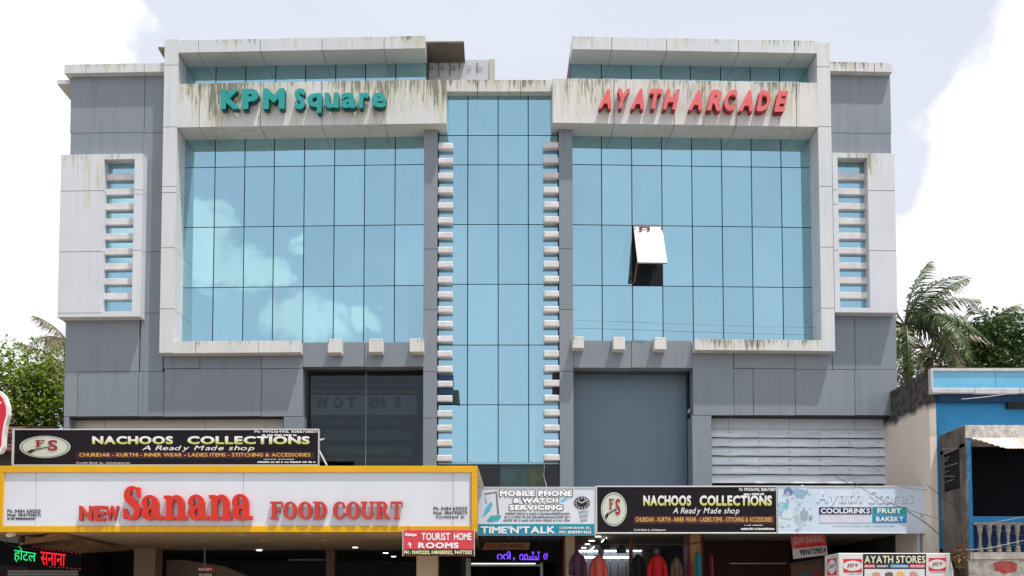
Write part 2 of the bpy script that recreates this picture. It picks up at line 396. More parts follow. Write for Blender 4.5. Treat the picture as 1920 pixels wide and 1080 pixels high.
def serif_glyph(ch):
    key = ('serif', ch)
    if key in GC: return GC[key]
    h = 1/52.0; X, Y = np.meshgrid(np.arange(-.08, 1.1, h), np.arange(-.08, 1.1, h))
    B = lambda *a: sd_box(X, Y, *a); E = lambda *a: sd_ell(X, Y, *a); Sg = lambda *a: sd_seg(X, Y, *a)
    if ch == 'F': S = U(B(.12, .34, 0, 1), B(.02, .46, 0, .1), B(.02, .74, .88, 1), B(.66, .74, .68, .95), B(.3, .56, .46, .57), B(.5, .57, .36, .66))
    elif ch == 'O': S = np.maximum(E(.4, .5, .4, .51), -E(.4, .5, .17, .41))
    elif ch == 'D':
        o = np.maximum(U(E(.38, .5, .42, .5)), .3-X); S = U(B(.1, .34, 0, 1), np.maximum(U(o, B(.1, .4, 0, 1)), -np.maximum(E(.36, .5, .2, .4), .34-X)), B(.0, .2, 0, .09), B(.0, .2, .91, 1))
    elif ch == 'C':
        r = np.maximum(E(.42, .5, .42, .51), -E(.46, .5, .21, .41)); r = np.maximum(r, -B(.6, 1.1, .34, .66)); S = U(r, B(.62, .7, .62, .96), B(.66, .76, .62, .7))
    elif ch == 'U':
        r = np.maximum(np.maximum(E(.42, .34, .34, .36), -E(.44, .36, .15, .26)), Y-.36); S = U(r, B(.1, .3, .34, 1), B(.6, .72, .34, 1), B(0, .4, .91, 1), B(.5, .84, .91, 1))
    elif ch == 'R':
        o = np.maximum(np.maximum(E(.42, .73, .3, .27), -E(.4, .73, .12, .18)), .3-X); S = U(B(.12, .34, 0, 1), B(.02, .44, 0, .09), B(.02, .34, .91, 1), np.maximum(o, .28-X), B(.28, .44, .91, 1), B(.28, .44, .46, .55), Sg((.48, .5), (.68, .08), .1), B(.6, .88, 0, .09))
    elif ch == 'T': S = U(B(.3, .52, 0, 1), B(.18, .64, 0, .09), B(0, .82, .89, 1), B(0, .08, .68, .95), B(.74, .82, .68, .95))
    elif ch == 'S':
        t = np.maximum(np.maximum(E(.36, .73, .35, .28), -E(.42, .72, .15, .19)), -B(.42, .9, .4, .74)); b = np.maximum(np.maximum(E(.36, .28, .37, .29), -E(.30, .28, .16, .2)), -B(-.2, .28, .28, .6))
        S = U(t, b, Sg((.2, .62), (.56, .4), .125), B(.6, .7, .66, .97), B(-.02, .08, .03, .34))
    elif ch == 'a':   # lower-case, x height 1
        S = U(np.maximum(np.maximum(E(.36, .68, .36, .33), -E(.34, .68, .13, .2)), .55-Y-(X > .5)*1.0), B(.46, .74, .06, .7), B(.6, .9, 0, .16), np.maximum(E(.34, .28, .34, .29), -E(.4, .28, .1, .15)), sd_ell(X, Y, .14, .68, .13, .13))
    elif ch == 'n':
        S = U(B(.1, .36, 0, .95), B(.0, .46, 0, .15), B(0, .3, .84, .98), np.maximum(np.maximum(E(.56, .62, .34, .38), -E(.5, .6, .11, .22)), .6-Y), B(.62, .9, 0, .64), B(.54, 1.0, 0, .15))
    S = np.where(np.abs(S) < 1e-5, 1e-5, S)
    GC[key] = loops_mesh(contour(S, -.08, -.08, h)); return GC[key]
def place(vf, q, y, th, mb=None, flip=False):
    """map glyph bbox onto the pixel quad q = [(X,Y) bottom-left, bottom-right, top-right, top-left] at depth y"""
    v, f = vf; xs = [p[0] for p in v]; ys = [p[1] for p in v]
    x0, x1, y0, y1 = min(xs), max(xs), min(ys), max(ys)
    C = [Vector(G(a, b, y)) for a, b in q]
    out = []
    for p in v:
        u = (p[0]-x0)/(x1-x0+1e-9); w = (p[1]-y0)/(y1-y0+1e-9)
        if flip: u = 1-u
        c = C[0]*(1-u)*(1-w)+C[1]*u*(1-w)+C[2]*u*w+C[3]*(1-u)*w
        out.append((c.x, c.y-th*(p[2]+.5), c.z))
    mb = mb or MB(); mb.add(out, f); return mb
def rect(X0, Y0, X1, Y1): return [(X0, Y1), (X1, Y1), (X1, Y0), (X0, Y0)]
def sub(q, u0, u1, w0=0.0, w1=1.0):
    C = [np.array(c, float) for c in q]
    g = lambda u, w: tuple(C[0]*(1-u)*(1-w)+C[1]*u*(1-w)+C[2]*u*w+C[3]*(1-u)*w)
    return [g(u0, w0), g(u1, w0), g(u1, w1), g(u0, w1)]
def line(text, q, y, parent, material, w=0.0, th=0.004, gap=0.05, name='lettering', shear=0, word=0.3, res=16):
    """a printed line: bold glyphs set side by side (w > 0) or plain face, one mesh, fitted to the quad"""
    mb = MB()
    if w <= 0:
        place(font_mesh(text), q, y, th, mb)
    else:
        x = 0; items = []; lo, hi = 9, -9
        for ch in text:
            if ch == ' ': x += word; continue
            v, f = bold(ch, w, res, shear); a = min(p[0] for p in v); b = max(p[0] for p in v)
            items.append((v, f, x-a)); x += b-a+gap
            lo = min(lo, min(p[1] for p in v)); hi = max(hi, max(p[1] for p in v))
        V = []; Fc = []
        for v, f, dx in items:
            n = len(V); V += [(p[0]+dx, p[1], p[2]) for p in v]; Fc += [tuple(i+n for i in t) for t in f]
        if abs(q[0][1]-q[3][1]) >= 8.9:      # large enough to pick apart: one object per letter
            xs = [p[0] for p in V]; x0, x1 = min(xs), max(xs); ob = None
            for v, f, dx in items:
                a, b_ = min(p[0] for p in v)+dx, max(p[0] for p in v)+dx; c, d = min(p[1] for p in v), max(p[1] for p in v)
                w0, w1 = (c-lo)/(hi-lo), (d-lo)/(hi-lo)
                ob = place((v, f), sub(q, (a-x0)/(x1-x0), (b_-x0)/(x1-x0), w0, w1), y, th).build('letter' if name == 'lettering' else 'letter_outline', material, parent)
            return ob
        place((V, Fc), q, y, th, mb)
    return mb.build(name, material, parent)
def marks(q, y, parent, material, n, name='small_print', th=0.003, lo=.15):
    """print too small to read in the photograph: uneven strokes"""
    rnd = random.Random(n*7+int(q[0][0])); mb = MB(); u = 0
    while u < .97:
        l = rnd.uniform(.4, 1.0)/n; a = sub(q, u, min(1, u+l*.8), rnd.uniform(0, lo), 1-rnd.uniform(0, .3))
        mb.quadbox([(*G(X, Y, y)[:1], y-th, G(X, Y, y)[2]) for X, Y in a], th); u += l
        if rnd.random() < .18: u += .5/n
    return mb.build(name, material, parent, kind='stuff')
def plate(q, y, th, mb=None):
    mb = mb or MB(); return mb.quadbox([G(X, Y, y) for X, Y in q], th)
def disc(cx, cy, rx, ry, y, th, n=28):
    return plate([(cx+rx*math.cos(a), cy+ry*math.sin(a)) for a in [2*math.pi*k/n for k in range(n)]], y, th)

# ================================================================== SETTING
zb = lambda Y, X=932, y=0: P(X, Y, y)[2]
ground_m = mat('dusty_ground', (150, 142, 130), .9, var=.18, scale=.7, bump=.3)
g = MB(); g.add([(-900, -900, 0), (900, -900, 0), (900, 900, 0), (-900, 900, 0)], [(0, 1, 2, 3)])
go = g.build('ground', ground_m); go['kind'] = 'structure'
r = MB(); r.add([(-300, -30, .004), (300, -30, .004), (300, -9, .004), (-300, -9, .004)], [(0, 1, 2, 3)])
ro = r.build('road', mat('asphalt', (70, 70, 72), .85, var=.2, scale=2, bump=.3)); ro['kind'] = 'structure'
r = MB(); r.box(-60, 60, -9, -7.6, 0.0, .14)
pv = r.build('pavement', mat('paving_concrete', (160, 155, 146), .85, var=.12, scale=2, bump=.2)); pv['kind'] = 'structure'
r = MB()
for k in range(40): r.add([(-120+k*6, -19.6, .008), (-117+k*6, -19.6, .008), (-117+k*6, -19.45, .008), (-120+k*6, -19.45, .008)], [(0, 1, 2, 3)])
rm = r.build('road_marking', mat('road_paint', (205, 205, 200), .7)); rm['kind'] = 'structure'

# ================================================================== MAIN BUILDING
bld = thing('commercial_building', 'large twin shopping block with blue mirror glass, white frames and grey cladding panels', 'building', (0, 0, 0))
def worn_grey():
    m, nt, b = nodes('grey_cladding'); N = nt.nodes; L = nt.links
    geo = N.new('ShaderNodeNewGeometry'); oi = N.new('ShaderNodeObjectInfo')
    def nz(scl, st, det):
        mp = N.new('ShaderNodeMapping'); mp.inputs['Scale'].default_value = st; L.new(geo.outputs['Position'], mp.inputs['Vector'])
        n = N.new('ShaderNodeTexNoise'); n.inputs['Scale'].default_value = scl; n.inputs['Detail'].default_value = det; L.new(mp.outputs[0], n.inputs['Vector']); return n.outputs['Fac']
    def mix(f, a, c):
        n = N.new('ShaderNodeMix'); n.data_type = 'RGBA'; L.new(f, n.inputs[0])
        for k, v in ((6, a), (7, c)):
            if isinstance(v, tuple): n.inputs[k].default_value = v
            else: L.new(v, n.inputs[k])
        return n.outputs[2]
    def mr(v, a, c, d=0.0, e=1.0):
        n = N.new('ShaderNodeMapRange'); L.new(v, n.inputs[0]); n.inputs['From Min'].default_value = a; n.inputs['From Max'].default_value = c; n.inputs['To Min'].default_value = d; n.inputs['To Max'].default_value = e; return n.outputs[0]
    tone = mix(oi.outputs['Random'], rgb(121, 133, 141), rgb(132, 138, 147))
    tone = mix(mr(nz(.5, (1, 1, .6), 4), .35, .65, 0, .5), tone, rgb(124, 131, 140))
    tone = mix(mr(nz(7, (1, 1, .06), 5),   .56, .72, 0, .32), tone, rgb(96, 103, 108))
    tone = mix(mr(nz(10, (1, 1, .05), 4), .62, .74, 0, .22), tone, rgb(160, 160, 162))
    L.new(tone, b.inputs['Base Color']); L.new(mr(nz(2, (1, 1, 1), 5), .3, .7, .28, .5), b.inputs['Roughness'])
    MATS['grey_cladding'] = m; return m
grey = worn_grey()
joint = mat('dark_joint', (38, 40, 44), .8)
core = mat('building_core', (90, 92, 96), .8)
whiteF = stained('frame_cladding', (207, 210, 213), zb(72), 1.2, .6)
whiteT = stained('roof_beam_cladding', (204, 208, 212), zb(70), .40, .85)
whiteS = stained('sign_beam_left_cladding', (209, 209, 208), zb(153), .95, 1.25)
whiteSR = stained('sign_beam_right_cladding', (211, 210, 209), zb(150), .9, 1.05)
whiteC = stained('parapet_cladding', (206, 206, 204), zb(149), .35, 1.1)
whiteL = stained('sill_cladding', (212, 212, 210), zb(639), .35, .7)
whiteB = stained('side_box_cladding', (208, 211, 217), zb(289), 1.2, .35)
whiteW = stained('wing_slab_cladding', (208, 209, 212), zb(118), .3, .8)
glassB = mirror('blue_mirror_glass', (161, 203, 217))
finw = mat('fin_white', (224, 222, 226), .4, c2=(196, 192, 190), scale=4)
W = dict(warp=True)

def X_(X, Y, y): return P(X, Y, y)[0]
def Z_(Y, X, y): return P(X, Y, y)[2]
def clad(name, x0, x1, yf, yb, z0, z1, material, xj=(), zj=(), gap=.012, sides='LR', parent=None):
    """core box wrapped in separate cladding panels on front, underside, ends and top"""
    t = .014
    if z0 > z1: z0, z1 = z1, z0
    c = MB(); c.box(x0+t, x1-t, yf+t, yb, z0+t, z1-t); co = c.build(name, joint, parent or bld, **W)
    xs = [x0]+sorted(xj)+[x1]; zs = [z0]+sorted(zj)+[z1]; h = gap/2
    for i in range(len(xs)-1):
        a = xs[i]+(h if i else 0); b = xs[i+1]-(h if i < len(xs)-2 else 0)
        for j in range(len(zs)-1):
            c0 = zs[j]+(h if j else 0); d = zs[j+1]-(h if j < len(zs)-2 else 0)
            MB().cbox(a, b, yf, yf+t, c0, d, .004).build('cladding_panel', material, co, **W)
        MB().box(a+(t if i == 0 else 0), b-(t if i == len(xs)-2 else 0), yf+t+.001, yb, z0, z0+t-.001).build('underside_panel', material, co, **W)
        MB().box(a+(t if i == 0 else 0), b-(t if i == len(xs)-2 else 0), yf+t+.001, yb, z1-t+.001, z1).build('top_panel', material, co, **W)
    for j in range(len(zs)-1):
        c0 = zs[j]+(h if j else 0); d = zs[j+1]-(h if j < len(zs)-2 else 0)
        if 'L' in sides: MB().box(x0, x0+t-.001, yf+t+.001, yb, c0, d).build('end_panel', material, co, **W)
        if 'R' in sides: MB().box(x1-t+.001, x1, yf+t+.001, yb, c0, d).build('end_panel', material, co, **W)
    return co
FR, GL = -.26, .29
# ---- body masses
xl = X_(303, 400, 0); xr = X_(1562, 400, 0); xwl = X_(121, 640, 0)+.03; xwr = X_(1680, 640, 0)-.03
def body(name, x0, x1, y0, y1, z0, z1, m=core): return MB().box(x0, x1, y0, y1, z0, z1).build(name, m, bld, **W)
zr_w = Z_(137, 210, 0); z688 = Z_(688, 680, 0); z870 = Z_(872, 680, 0)
body('left_wing_wall', xwl, xl, .06, 9, Z_(781, 300, 0), zr_w, joint)
body('right_wing_wall', xr-.1, xwr, .06, 9, Z_(779, 1600, 0), zr_w, joint)
body('left_tower_core', xl+.01, X_(800, 150, GL), GL+.05, 9, z688, Z_(74, 570, 0))
body('centre_core', X_(800, 150, GL)+.005, X_(1071, 150, GL)-.005, .22, 9, 3.7, Z_(152, 932, 0))
body('right_tower_core', X_(1071, 150, GL), xr-.105, GL+.05, 9, z688, Z_(72, 1300, 0))
body('first_floor_left_core', xwl+.1, X_(569, 780, 0)-.02, .36, 9, 3.7, z688-.005)
body('first_floor_right_core', X_(1071, 150, GL), X_(1675, 850, .3), .66, 9, 3.7, z688-.005)
body('window_room_back', X_(569, 780, 0), X_(800, 150, GL), 3.0, 9, z870, z688-.005, mat('room_wall', (160, 165, 160), .8))
body('window_room_floor', X_(569, 780, 0), X_(800, 150, GL), .2, 9, 3.7, z870-.005)

# ---- grey wall panels
def gp(X0, Y0, X1, Y1, y=0.0, th=.05, gap=.011, m=grey):
    xm, ym = (X0+X1)/2, (Y0+Y1)/2
    x0, x1 = X_(X0, ym, y)+gap/2, X_(X1, ym, y)-gap/2; z0, z1 = Z_(Y1, xm, y)+gap/2, Z_(Y0, xm, y)-gap/2
    return MB().cbox(x0, x1, y, y+th, z0, z1, .003).build('wall_panel', m, bld, **W)
for a in [(132, 141, 271, 249), (271, 141, 312, 249), (130, 249, 268, 420), (129, 420, 266, 597), (267, 249, 309, 472), (265, 472, 307, 587), (263, 587, 306, 697), (122, 597, 261.5, 697),
          (120, 697, 145, 781), (145, 697, 259.5, 781), (259.5, 697, 307, 781),
          (1552, 140, 1670.5, 250), (1555, 250, 1672.5, 420), (1557, 420, 1676, 590), (1560, 590, 1603, 693), (1603, 590, 1681, 693), (1603, 693, 1683, 779), (1491, 693, 1603, 779)]:
    gp(*a)
for a in [(306.5, 655, 375, 691), (375, 655, 490, 691), (490, 655, 567.5, 691), (307, 691, 490, 781), (1299, 650, 1376, 779), (1376, 650, 1491, 691), (1376, 691, 1412.5, 779), (1412.5, 691, 1491, 779), (1491, 650, 1560, 693)]:
    gp(*a, th=.35)
gp(490, 691, 568, 781, th=.35); gp(531, 781, 569.5, 880, th=.48); gp(118.5, 781, 129, 880, th=.35)
gp(1298, 779, 1335, 918, th=.48)
for a in [(567.5, 641, 683, 688), (683, 641, 794, 688), (1075, 638, 1184, 690), (1184, 638, 1299, 690)]: gp(*a, th=.28)
MB().box(X_(568, 665, 0), X_(794, 665, 0), .285, .42, z688+.005, Z_(650, 680, 0)).build('lintel', joint, bld, **W)
MB().box(X_(1075, 665, 0), X_(1298, 665, 0), .285, .49, z688+.005, Z_(650, 1190, 0)).build('lintel', joint, bld, **W)
for X0, X1, Y in ((129, 531, 781), (1335, 1682, 779)):
    MB().box(X_(X0, Y, 0)+.01, X_(X1, Y, 0)-.02, .004, .285, Z_(Y+1.2, (X0+X1)/2, 0), Z_(Y, (X0+X1)/2, 0)-.002).build('underside_shade_strip', joint, bld, **W)  # dark strip added below the ledge; underside shade put into its colour
# grey columns beside the central bay
def column(Xa, Xb, ys, th):
    x0, x1 = X_(Xa, 450, 0), X_(Xb, 450, 0)
    for k in range(len(ys)-1):
        xm = (Xa+Xb)/2
        MB().cbox(x0, x1, 0, th, Z_(ys[k+1], xm, 0)+.006, Z_(ys[k], xm, 0)-.006, .003).build('wall_panel', grey, bld, **W)
    MB().box(x0+.02, x1-.02, .02, th-.01, Z_(ys[-1], xm, 0), Z_(ys[0], xm, 0)).build('column_core', joint, bld, **W)
column(794.5, 820, [236, 467, 581, 697, 784, 880], .40)
column(1048.5, 1074, [236, 466.5, 580.5, 696, 918], .40)

# ---- white frames
def frame(side):
    if side == 'L':
        cx0, cx1, yref = 303.5, 329.5, 370; top = (335, 797, 71, 94.5, 570); sign = (333, 837, 153, 235, 585); sill = (325, 563.5, 639.5, 661.5, 440)
        cl = [X_(cx0, yref, FR), X_(cx1, yref, FR)]
        zc = [Z_(661.5, 316, FR), Z_(73, 322, FR)]; zj = [Z_(y, 316, FR) for y in (579, 464.5, 361, 349.5, 238, 122)]
        inner = cl[1]
        tx = (inner, X_(797, 82, FR)); sx = (inner, X_(837, 195, FR)); lx = (inner, X_(563.5, 650, FR))
        tj = [X_(x, 82, FR) for x in (372, 488, 604, 720)]; sj = [X_(x, 195, FR) for x in (374, 488.5, 603.5, 722)]; lj = [X_(x, 650, FR) for x in (366, 484)]
        sm = whiteS
    else:
        cl = [X_(1536, 370, FR), X_(1561, 370, FR)]; top = (0, 0, 72, 96, 1300); sign = (0, 0, 151, 234, 1285); sill = (0, 0, 637, 657, 1420)
        zc = [Z_(658.5, 1550, FR), Z_(80, 1543, FR)]; zj = [Z_(y, 1550, FR) for y in (578, 463.5, 349.5, 237.5, 125.5)]
        inner = cl[0]
        tx = (X_(1073, 80, FR), inner); sx = (X_(1036, 190, FR), inner); lx = (X_(1303, 647, FR), inner)
        tj = [X_(x, 82, FR) for x in (1147, 1250, 1385, 1490)]; sj = [X_(x, 195, FR) for x in (1151, 1264, 1380, 1493)]; lj = [X_(x, 647, FR) for x in (1421,)]
        sm = whiteSR
    clad('frame_column', cl[0], cl[1], FR, GL+.02, zc[0], zc[1], whiteF, zj=zj)
    clad('roof_beam', tx[0], tx[1], FR, GL, Z_(top[3], top[4], FR), Z_(top[2], top[4], FR), whiteT, xj=tj, sides='R' if side == 'L' else 'L')
    clad('sign_beam', sx[0], sx[1], FR, GL, Z_(sign[3], sign[4], FR), Z_(sign[2], sign[4], FR), sm, xj=sj, sides='R' if side == 'L' else 'L')
    clad('sill_beam', lx[0], lx[1], FR, GL-.30, Z_(sill[3], sill[4], FR), Z_(sill[2], sill[4], FR), whiteL, xj=lj, sides='R' if side == 'L' else 'L')
frame('L'); frame('R')
# ---- roof slabs of the wings, parapet of the central bay, roof room
clad('wing_roof_slab', X_(120.5, 130, -.15), X_(303.5, 370, FR), -.15, 3, Z_(136, 210, -.15), Z_(119.5, 210, -.15), whiteW, xj=[X_(161, 128, -.15), X_(270, 128, -.15)], sides='LR')
clad('wing_roof_slab', X_(1561.5, 370, FR), X_(1673, 128, -.15), -.15, 3, Z_(134, 1615, -.15), Z_(116.5, 1615, -.15), whiteW, xj=[X_(1640, 128, -.15)], sides='LR')
brown = mat('weathered_plaster_brown', (118, 108, 98), .9, var=.2, scale=2, bump=.3)
clad('side_eave', X_(107, 155, .1), X_(134, 155, .1)-.02, .1, 6, Z_(157.5, 120, .1), Z_(149.5, 120, .1), whiteW, sides='LR')
clad('corner_eave', X_(296.5, 90, .1), X_(309, 90, .1), .1, .8, Z_(91, 303, .1), Z_(87.5, 303, .1), brown)
clad('centre_parapet', X_(838, 160, -.02), X_(1034.5, 160, -.02), -.02, .20, Z_(171.5, 932, -.02), Z_(149.5, 932, -.02), whiteC, xj=[X_(895, 160, -.02), X_(976, 160, -.02)])
rx0 = X_(798, 90, .05)
MB().box(rx0, X_(870, 84, .05), .05, .80, Z_(80, 835, .05), Z_(77, 835, .05)).build('roof_room_slab', brown, bld, **W)
roomw = mat('roof_room_wall', (190, 194, 200), .8, var=.1, scale=2)
rw = MB().box(X_(800, 150, GL)+.01, X_(917, 130, .8), .8, 5, Z_(152, 932, .8)-.3, Z_(112, 860, .8)).build('roof_room_wall', roomw, bld, **W)
MB().box(X_(917, 130, .8)+.005, X_(928, 130, .8), .78, 5, Z_(152, 932, .8)-.3, Z_(111.5, 860, .8)).build('roof_room_pier', mat('pier_plaster', (185, 182, 170), .85), bld, **W)
inkm = mat('faded_marks', (110, 114, 122), .8)
for X in (808, 829, 850, 880, 901):
    line('22', rect(X-4, 124.5, X+4, 131), .79, rw, inkm if X < 870 else mat('fainter_marks', (150, 154, 160), .8), 0.0, .003, name='painted_number')
for X, Y0, Y1 in ((822, 117, 143), (843, 117, 141), (861, 114, 129), (894, 117, 135)):
    MB().box(X_(X, 125, .79), X_(X+1.6, 125, .79), .785, .798, Z_(Y1, X, .79), Z_(Y0, X, .79)).build('drip_stain', inkm, rw)

# ---- curtain walls
mull = mat('black_mullion', (14, 24, 32), .4)
def curtain(name, xs, zs, y, skip=(), split=None):
    fr = MB(); fr.box(xs[0], xs[-1], y+.014, y+.045, zs[-1], zs[0]); fo = fr.build(name, mull, bld, **W)
    for i in range(len(xs)-1):
        for j in range(len(zs)-1):
            if (i, j) in skip: continue
            a = random.uniform(-.0022, .0022); b = random.uniform(-.0022, .0022)
            x0, x1, z1, z0 = xs[i]+.012, xs[i+1]-.012, zs[j]-.010, zs[j+1]+.010
            v = [(x0, y-a, z0), (x1, y+a, z0), (x1, y+a+b, z1), (x0, y-a+b, z1), (x0, y+.013, z0), (x1, y+.013, z0), (x1, y+.013, z1), (x0, y+.013, z1)]
            m = MB(); m.add(v, [(0, 1, 2, 3), (1, 5, 6, 2), (5, 4, 7, 6), (4, 0, 3, 7), (3, 2, 6, 7), (4, 5, 1, 0)]); m.build('glass_pane', glassB, fo, **W)
    return fo
glx = [X_(x, 300, GL) for x in (343, 403.5, 459.3, 514.5, 571, 627.5, 684, 741, 796)]
glz = [Z_(y, 570, GL) for y in (246, 311.5, 424, 537.5, 650)]
curtain('curtain_wall', glx, glz, GL)
grx = [X_(x, 300, GL) for x in (1072, 1127.7, 1184.3, 1240.5, 1296.8, 1352.8, 1408.5, 1464.3, 1523)]
grz = [Z_(y, 1295, GL) for y in (246, 311.5, 424, 537, 648)]
cwr = curtain('curtain_wall', grx, grz, GL, skip=((2, 2),))
upl = [X_(x, 140, GL) for x in (345, 405, 461, 517, 573, 629.5, 685.5, 742, 800)]
curtain('clerestory_window', upl, [Z_(100, 570, GL), Z_(165, 570, GL)], GL)
upr = [X_(x, 140, GL) for x in (1070, 1127.5, 1183.5, 1239.5, 1294.5, 1351, 1406.5, 1461.5, 1520)]
curtain('clerestory_window', upr, [Z_(100, 1300, GL), Z_(165, 1300, GL)], GL)
cy_ = .15
cxs = [X_(x, 400, cy_) for x in (821, 877, 934, 990.7, 1047.5)]
czs = [Z_(y, 932, cy_) for y in (166, 254, 309, 421, 533, 647, 759, 868)]
curtain('curtain_wall', cxs, czs, cy_)
MB().box(cxs[0], cxs[-1], cy_-.03, cy_+.03, czs[-1]-.035, czs[-1]-.002).build('transom', mat('pale_aluminium', (150, 185, 195), .35, metal=.6), bld, **W)
# lower dark panes of the central bay
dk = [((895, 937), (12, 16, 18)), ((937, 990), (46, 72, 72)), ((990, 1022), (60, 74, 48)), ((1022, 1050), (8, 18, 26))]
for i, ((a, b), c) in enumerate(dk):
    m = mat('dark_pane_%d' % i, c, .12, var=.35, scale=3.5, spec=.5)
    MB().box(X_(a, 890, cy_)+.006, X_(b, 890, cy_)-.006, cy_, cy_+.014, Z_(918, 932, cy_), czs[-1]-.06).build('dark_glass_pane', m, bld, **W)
MB().box(X_(890, 890, cy_), X_(1050, 890, cy_), cy_+.016, cy_+.06, Z_(925, 932, cy_), czs[-1]-.036).build('door_frame', mull, bld, **W)
MB().tube([G(1021, 872, .1), G(1019.5, 892, .1), G(1025, 914, .1)], .012).build('loose_sealant_strip', mat('strip_white', (200, 200, 195), .7), bld)

# ---- tilted-open window sash in the right curtain wall
x0, x1 = grx[2]+.01, grx[3]-.01; zt, zb_ = grz[2]-.01, grz[3]+.01
opn = MB(); opn.box(x0, x1, GL+.0145, GL+.02, zb_, zt); opn.build('open_window_hole', mat('dark_room', (10, 14, 20), .9), bld, **W) if False else None
MB().box(x0, x1, GL+.002, GL+.013, zb_, zt).build('open_window_void', mat('dark_room', (12, 15, 22), .9, var=.0), cwr, **W)
ang = math.radians(27); ln = (zt-zb_)
def sash_pt(u, d, w): # u across, d down along the sash, w off its face outward
    y = GL-.02-d*math.sin(ang)-w*math.cos(ang); z = zt-.015-d*math.cos(ang)+w*math.sin(ang)
    return (u, y, z)
sh = MB()
def sash_box(mb, a, b, d0, d1, w0, w1):
    v = [sash_pt(a, d0, w0), sash_pt(b, d0, w0), sash_pt(b, d1, w0), sash_pt(a, d1, w0), sash_pt(a, d0, w1), sash_pt(b, d0, w1), sash_pt(b, d1, w1), sash_pt(a, d1, w1)]
    mb.add(v, [(0, 1, 2, 3), (7, 6, 5, 4), (0, 4, 5, 1), (1, 5, 6, 2), (2, 6, 7, 3), (3, 7, 4, 0)]); return mb
sl = ln*.90
sash = sash_box(MB(), x0+.01, x1-.01, 0, sl, .035, .045).build('open_sash_glass', mirror('sash_mirror', (235, 240, 242), .03, .004), bld, **W)
fm = MB()
for q in ((x0+.01, x0+.05, 0, sl), (x1-.05, x1-.01, 0, sl), (x0+.051, x1-.051, 0, .045), (x0+.051, x1-.051, sl-.045, sl)): sash_box(fm, *q, 0, .034)
fm.build('sash_frame', mat('sash_aluminium', (150, 148, 142), .45, metal=.5), sash, warp=True)
MB().tube([(x0+.03, GL-.02, zb_+.05), sash_pt(x0+.06, sl*.75, 0)], .018).build('stay_arm', mat('stay_metal', (120, 100, 88), .5, metal=.4), sash, warp=True)

# ---- white side boxes with glass slots
def sidebox(s):
    yf = -.25
    if s == 'L':
        xo, xi, xa, xb = X_(111, 440, yf), X_(192.5, 440, yf), X_(249.5, 440, yf), X_(265.5, 440, yf)
        zt_, zi, zl, zo = Z_(289, 190, yf), Z_(298.5, 225, yf), Z_(584, 220, yf), Z_(594, 190, yf)
        zj = [Z_(y, 150, yf) for y in (358, 472, 587)]; zk = [Z_(y, 257, yf) for y in (356, 364, 469)]
        fy = [325.5+28*k for k in range(9)]
    else:
        xo, xi, xa, xb = X_(1680, 440, yf), X_(1629, 440, yf), X_(1573, 440, yf), X_(1563, 440, yf)
        zt_, zi, zl, zo = Z_(287, 1620, yf), Z_(296, 1600, yf), Z_(577, 1600, yf), Z_(586, 1620, yf)
        zj = [Z_(y, 1655, yf) for y in (357.5, 470)]; zk = [Z_(y, 1568, yf) for y in (356, 383, 470)]
        fy = [325+27.8*k for k in range(9)]
    a, b = sorted((xo, xi)); clad('side_box', a, b, yf, 0 if s == 'L' else 0, zo, zt_, whiteB, zj=zj)
    a, b = sorted((xa, xb)); clad('side_box_jamb', a, b, yf, 0, zo, zt_, whiteB, zj=zk)
    a, b = sorted((xi, xa)); clad('side_box_head', a, b, yf, 0, zi, zt_, whiteB, sides=''); clad('side_box_sill', a, b, yf, 0, zo, zl, whiteB, sides='')
    # return on the flank
    if s == 'L': clad('side_box_flank', xo, xwl-.06, .005, .9, zo, zt_, whiteB)
    gy = -.03; X0 = 222 if s == 'L' else 1600
    zs = [zi]+[Z_(y+5.5, X0, gy) for y in fy]+[zl]
    MB().box(a, b, -.012, -.002, zl, zi).build('slot_backing', mull, bld, **W)
    for k in range(len(zs)-1):
        MB().box(a, b, gy, gy+.014, zs[k+1]+.01, zs[k]-.01).build('slot_pane', glassB, bld, **W)
    for y in fy: MB().cbox(a, b, -.13, gy-.002, Z_(y+11.5, X0, -.13), Z_(y, X0, -.13), .006).build('louvre_fin', finw, bld, **W)
sidebox('L'); sidebox('R')

# ---- projecting fins of the central bay
fl = (X_(820.3, 500, 0)+.003, X_(848.5, 500, 0)); fr_ = (X_(1019.7, 500, 0), X_(1048.5, 500, 0)-.003)
for k in range(22):
    y = 267+27.9*k
    for (a, b), X in ((fl, 834), (fr_, 1033)):
        yy = y-(1.0 if X > 932 else 0)
        rr = random.uniform; dy, da, db = rr(-.012, .012), rr(-.006, .006), rr(-.005, .005)
        o = MB().cbox(a+(da if X > 932 else 0), b-(da if X < 932 else 0), -.005+dy, cy_-.005, Z_(yy+11.3, X, 0)+db, Z_(yy, X, 0)+db+rr(-.004, .004), .012+rr(0, .01)).build('projecting_fin', finw, bld, **W)
# dark gap beside the columns
MB().box(X_(820.3, 500, 0)+.0005, X_(822, 500, 0), .09, .145, Z_(868, 821, 0), Z_(240, 821, 0)).build('shadow_gap', joint, bld, **W)
MB().box(X_(1047, 500, 0), X_(1048.5, 500, 0)-.0005, .09, .145, Z_(868, 1047, 0), Z_(240, 1047, 0)).build('shadow_gap', joint, bld, **W)
# small open vents behind the lower fins
dblue = mat('vent_blue', (10, 60, 98), .25)
MB().box(X_(822, 730, .1), X_(850, 730, .1), .09, .135, Z_(757, 840, .1), Z_(703, 840, .1)).build('open_vent', dblue, bld, **W)
MB().prism([G(850, 731, .1), G(860, 731, .06), G(862, 757, .04), G(850, 757, .1)], (0, .03, 0)).build('open_vent_flap', mat('vent_green', (34, 62, 54), .4), bld)
MB().box(X_(1036, 720, .1), X_(1047, 720, .1), .09, .135, Z_(743, 1041, .1), Z_(700, 1041, .1)).build('open_vent', joint, bld, **W)

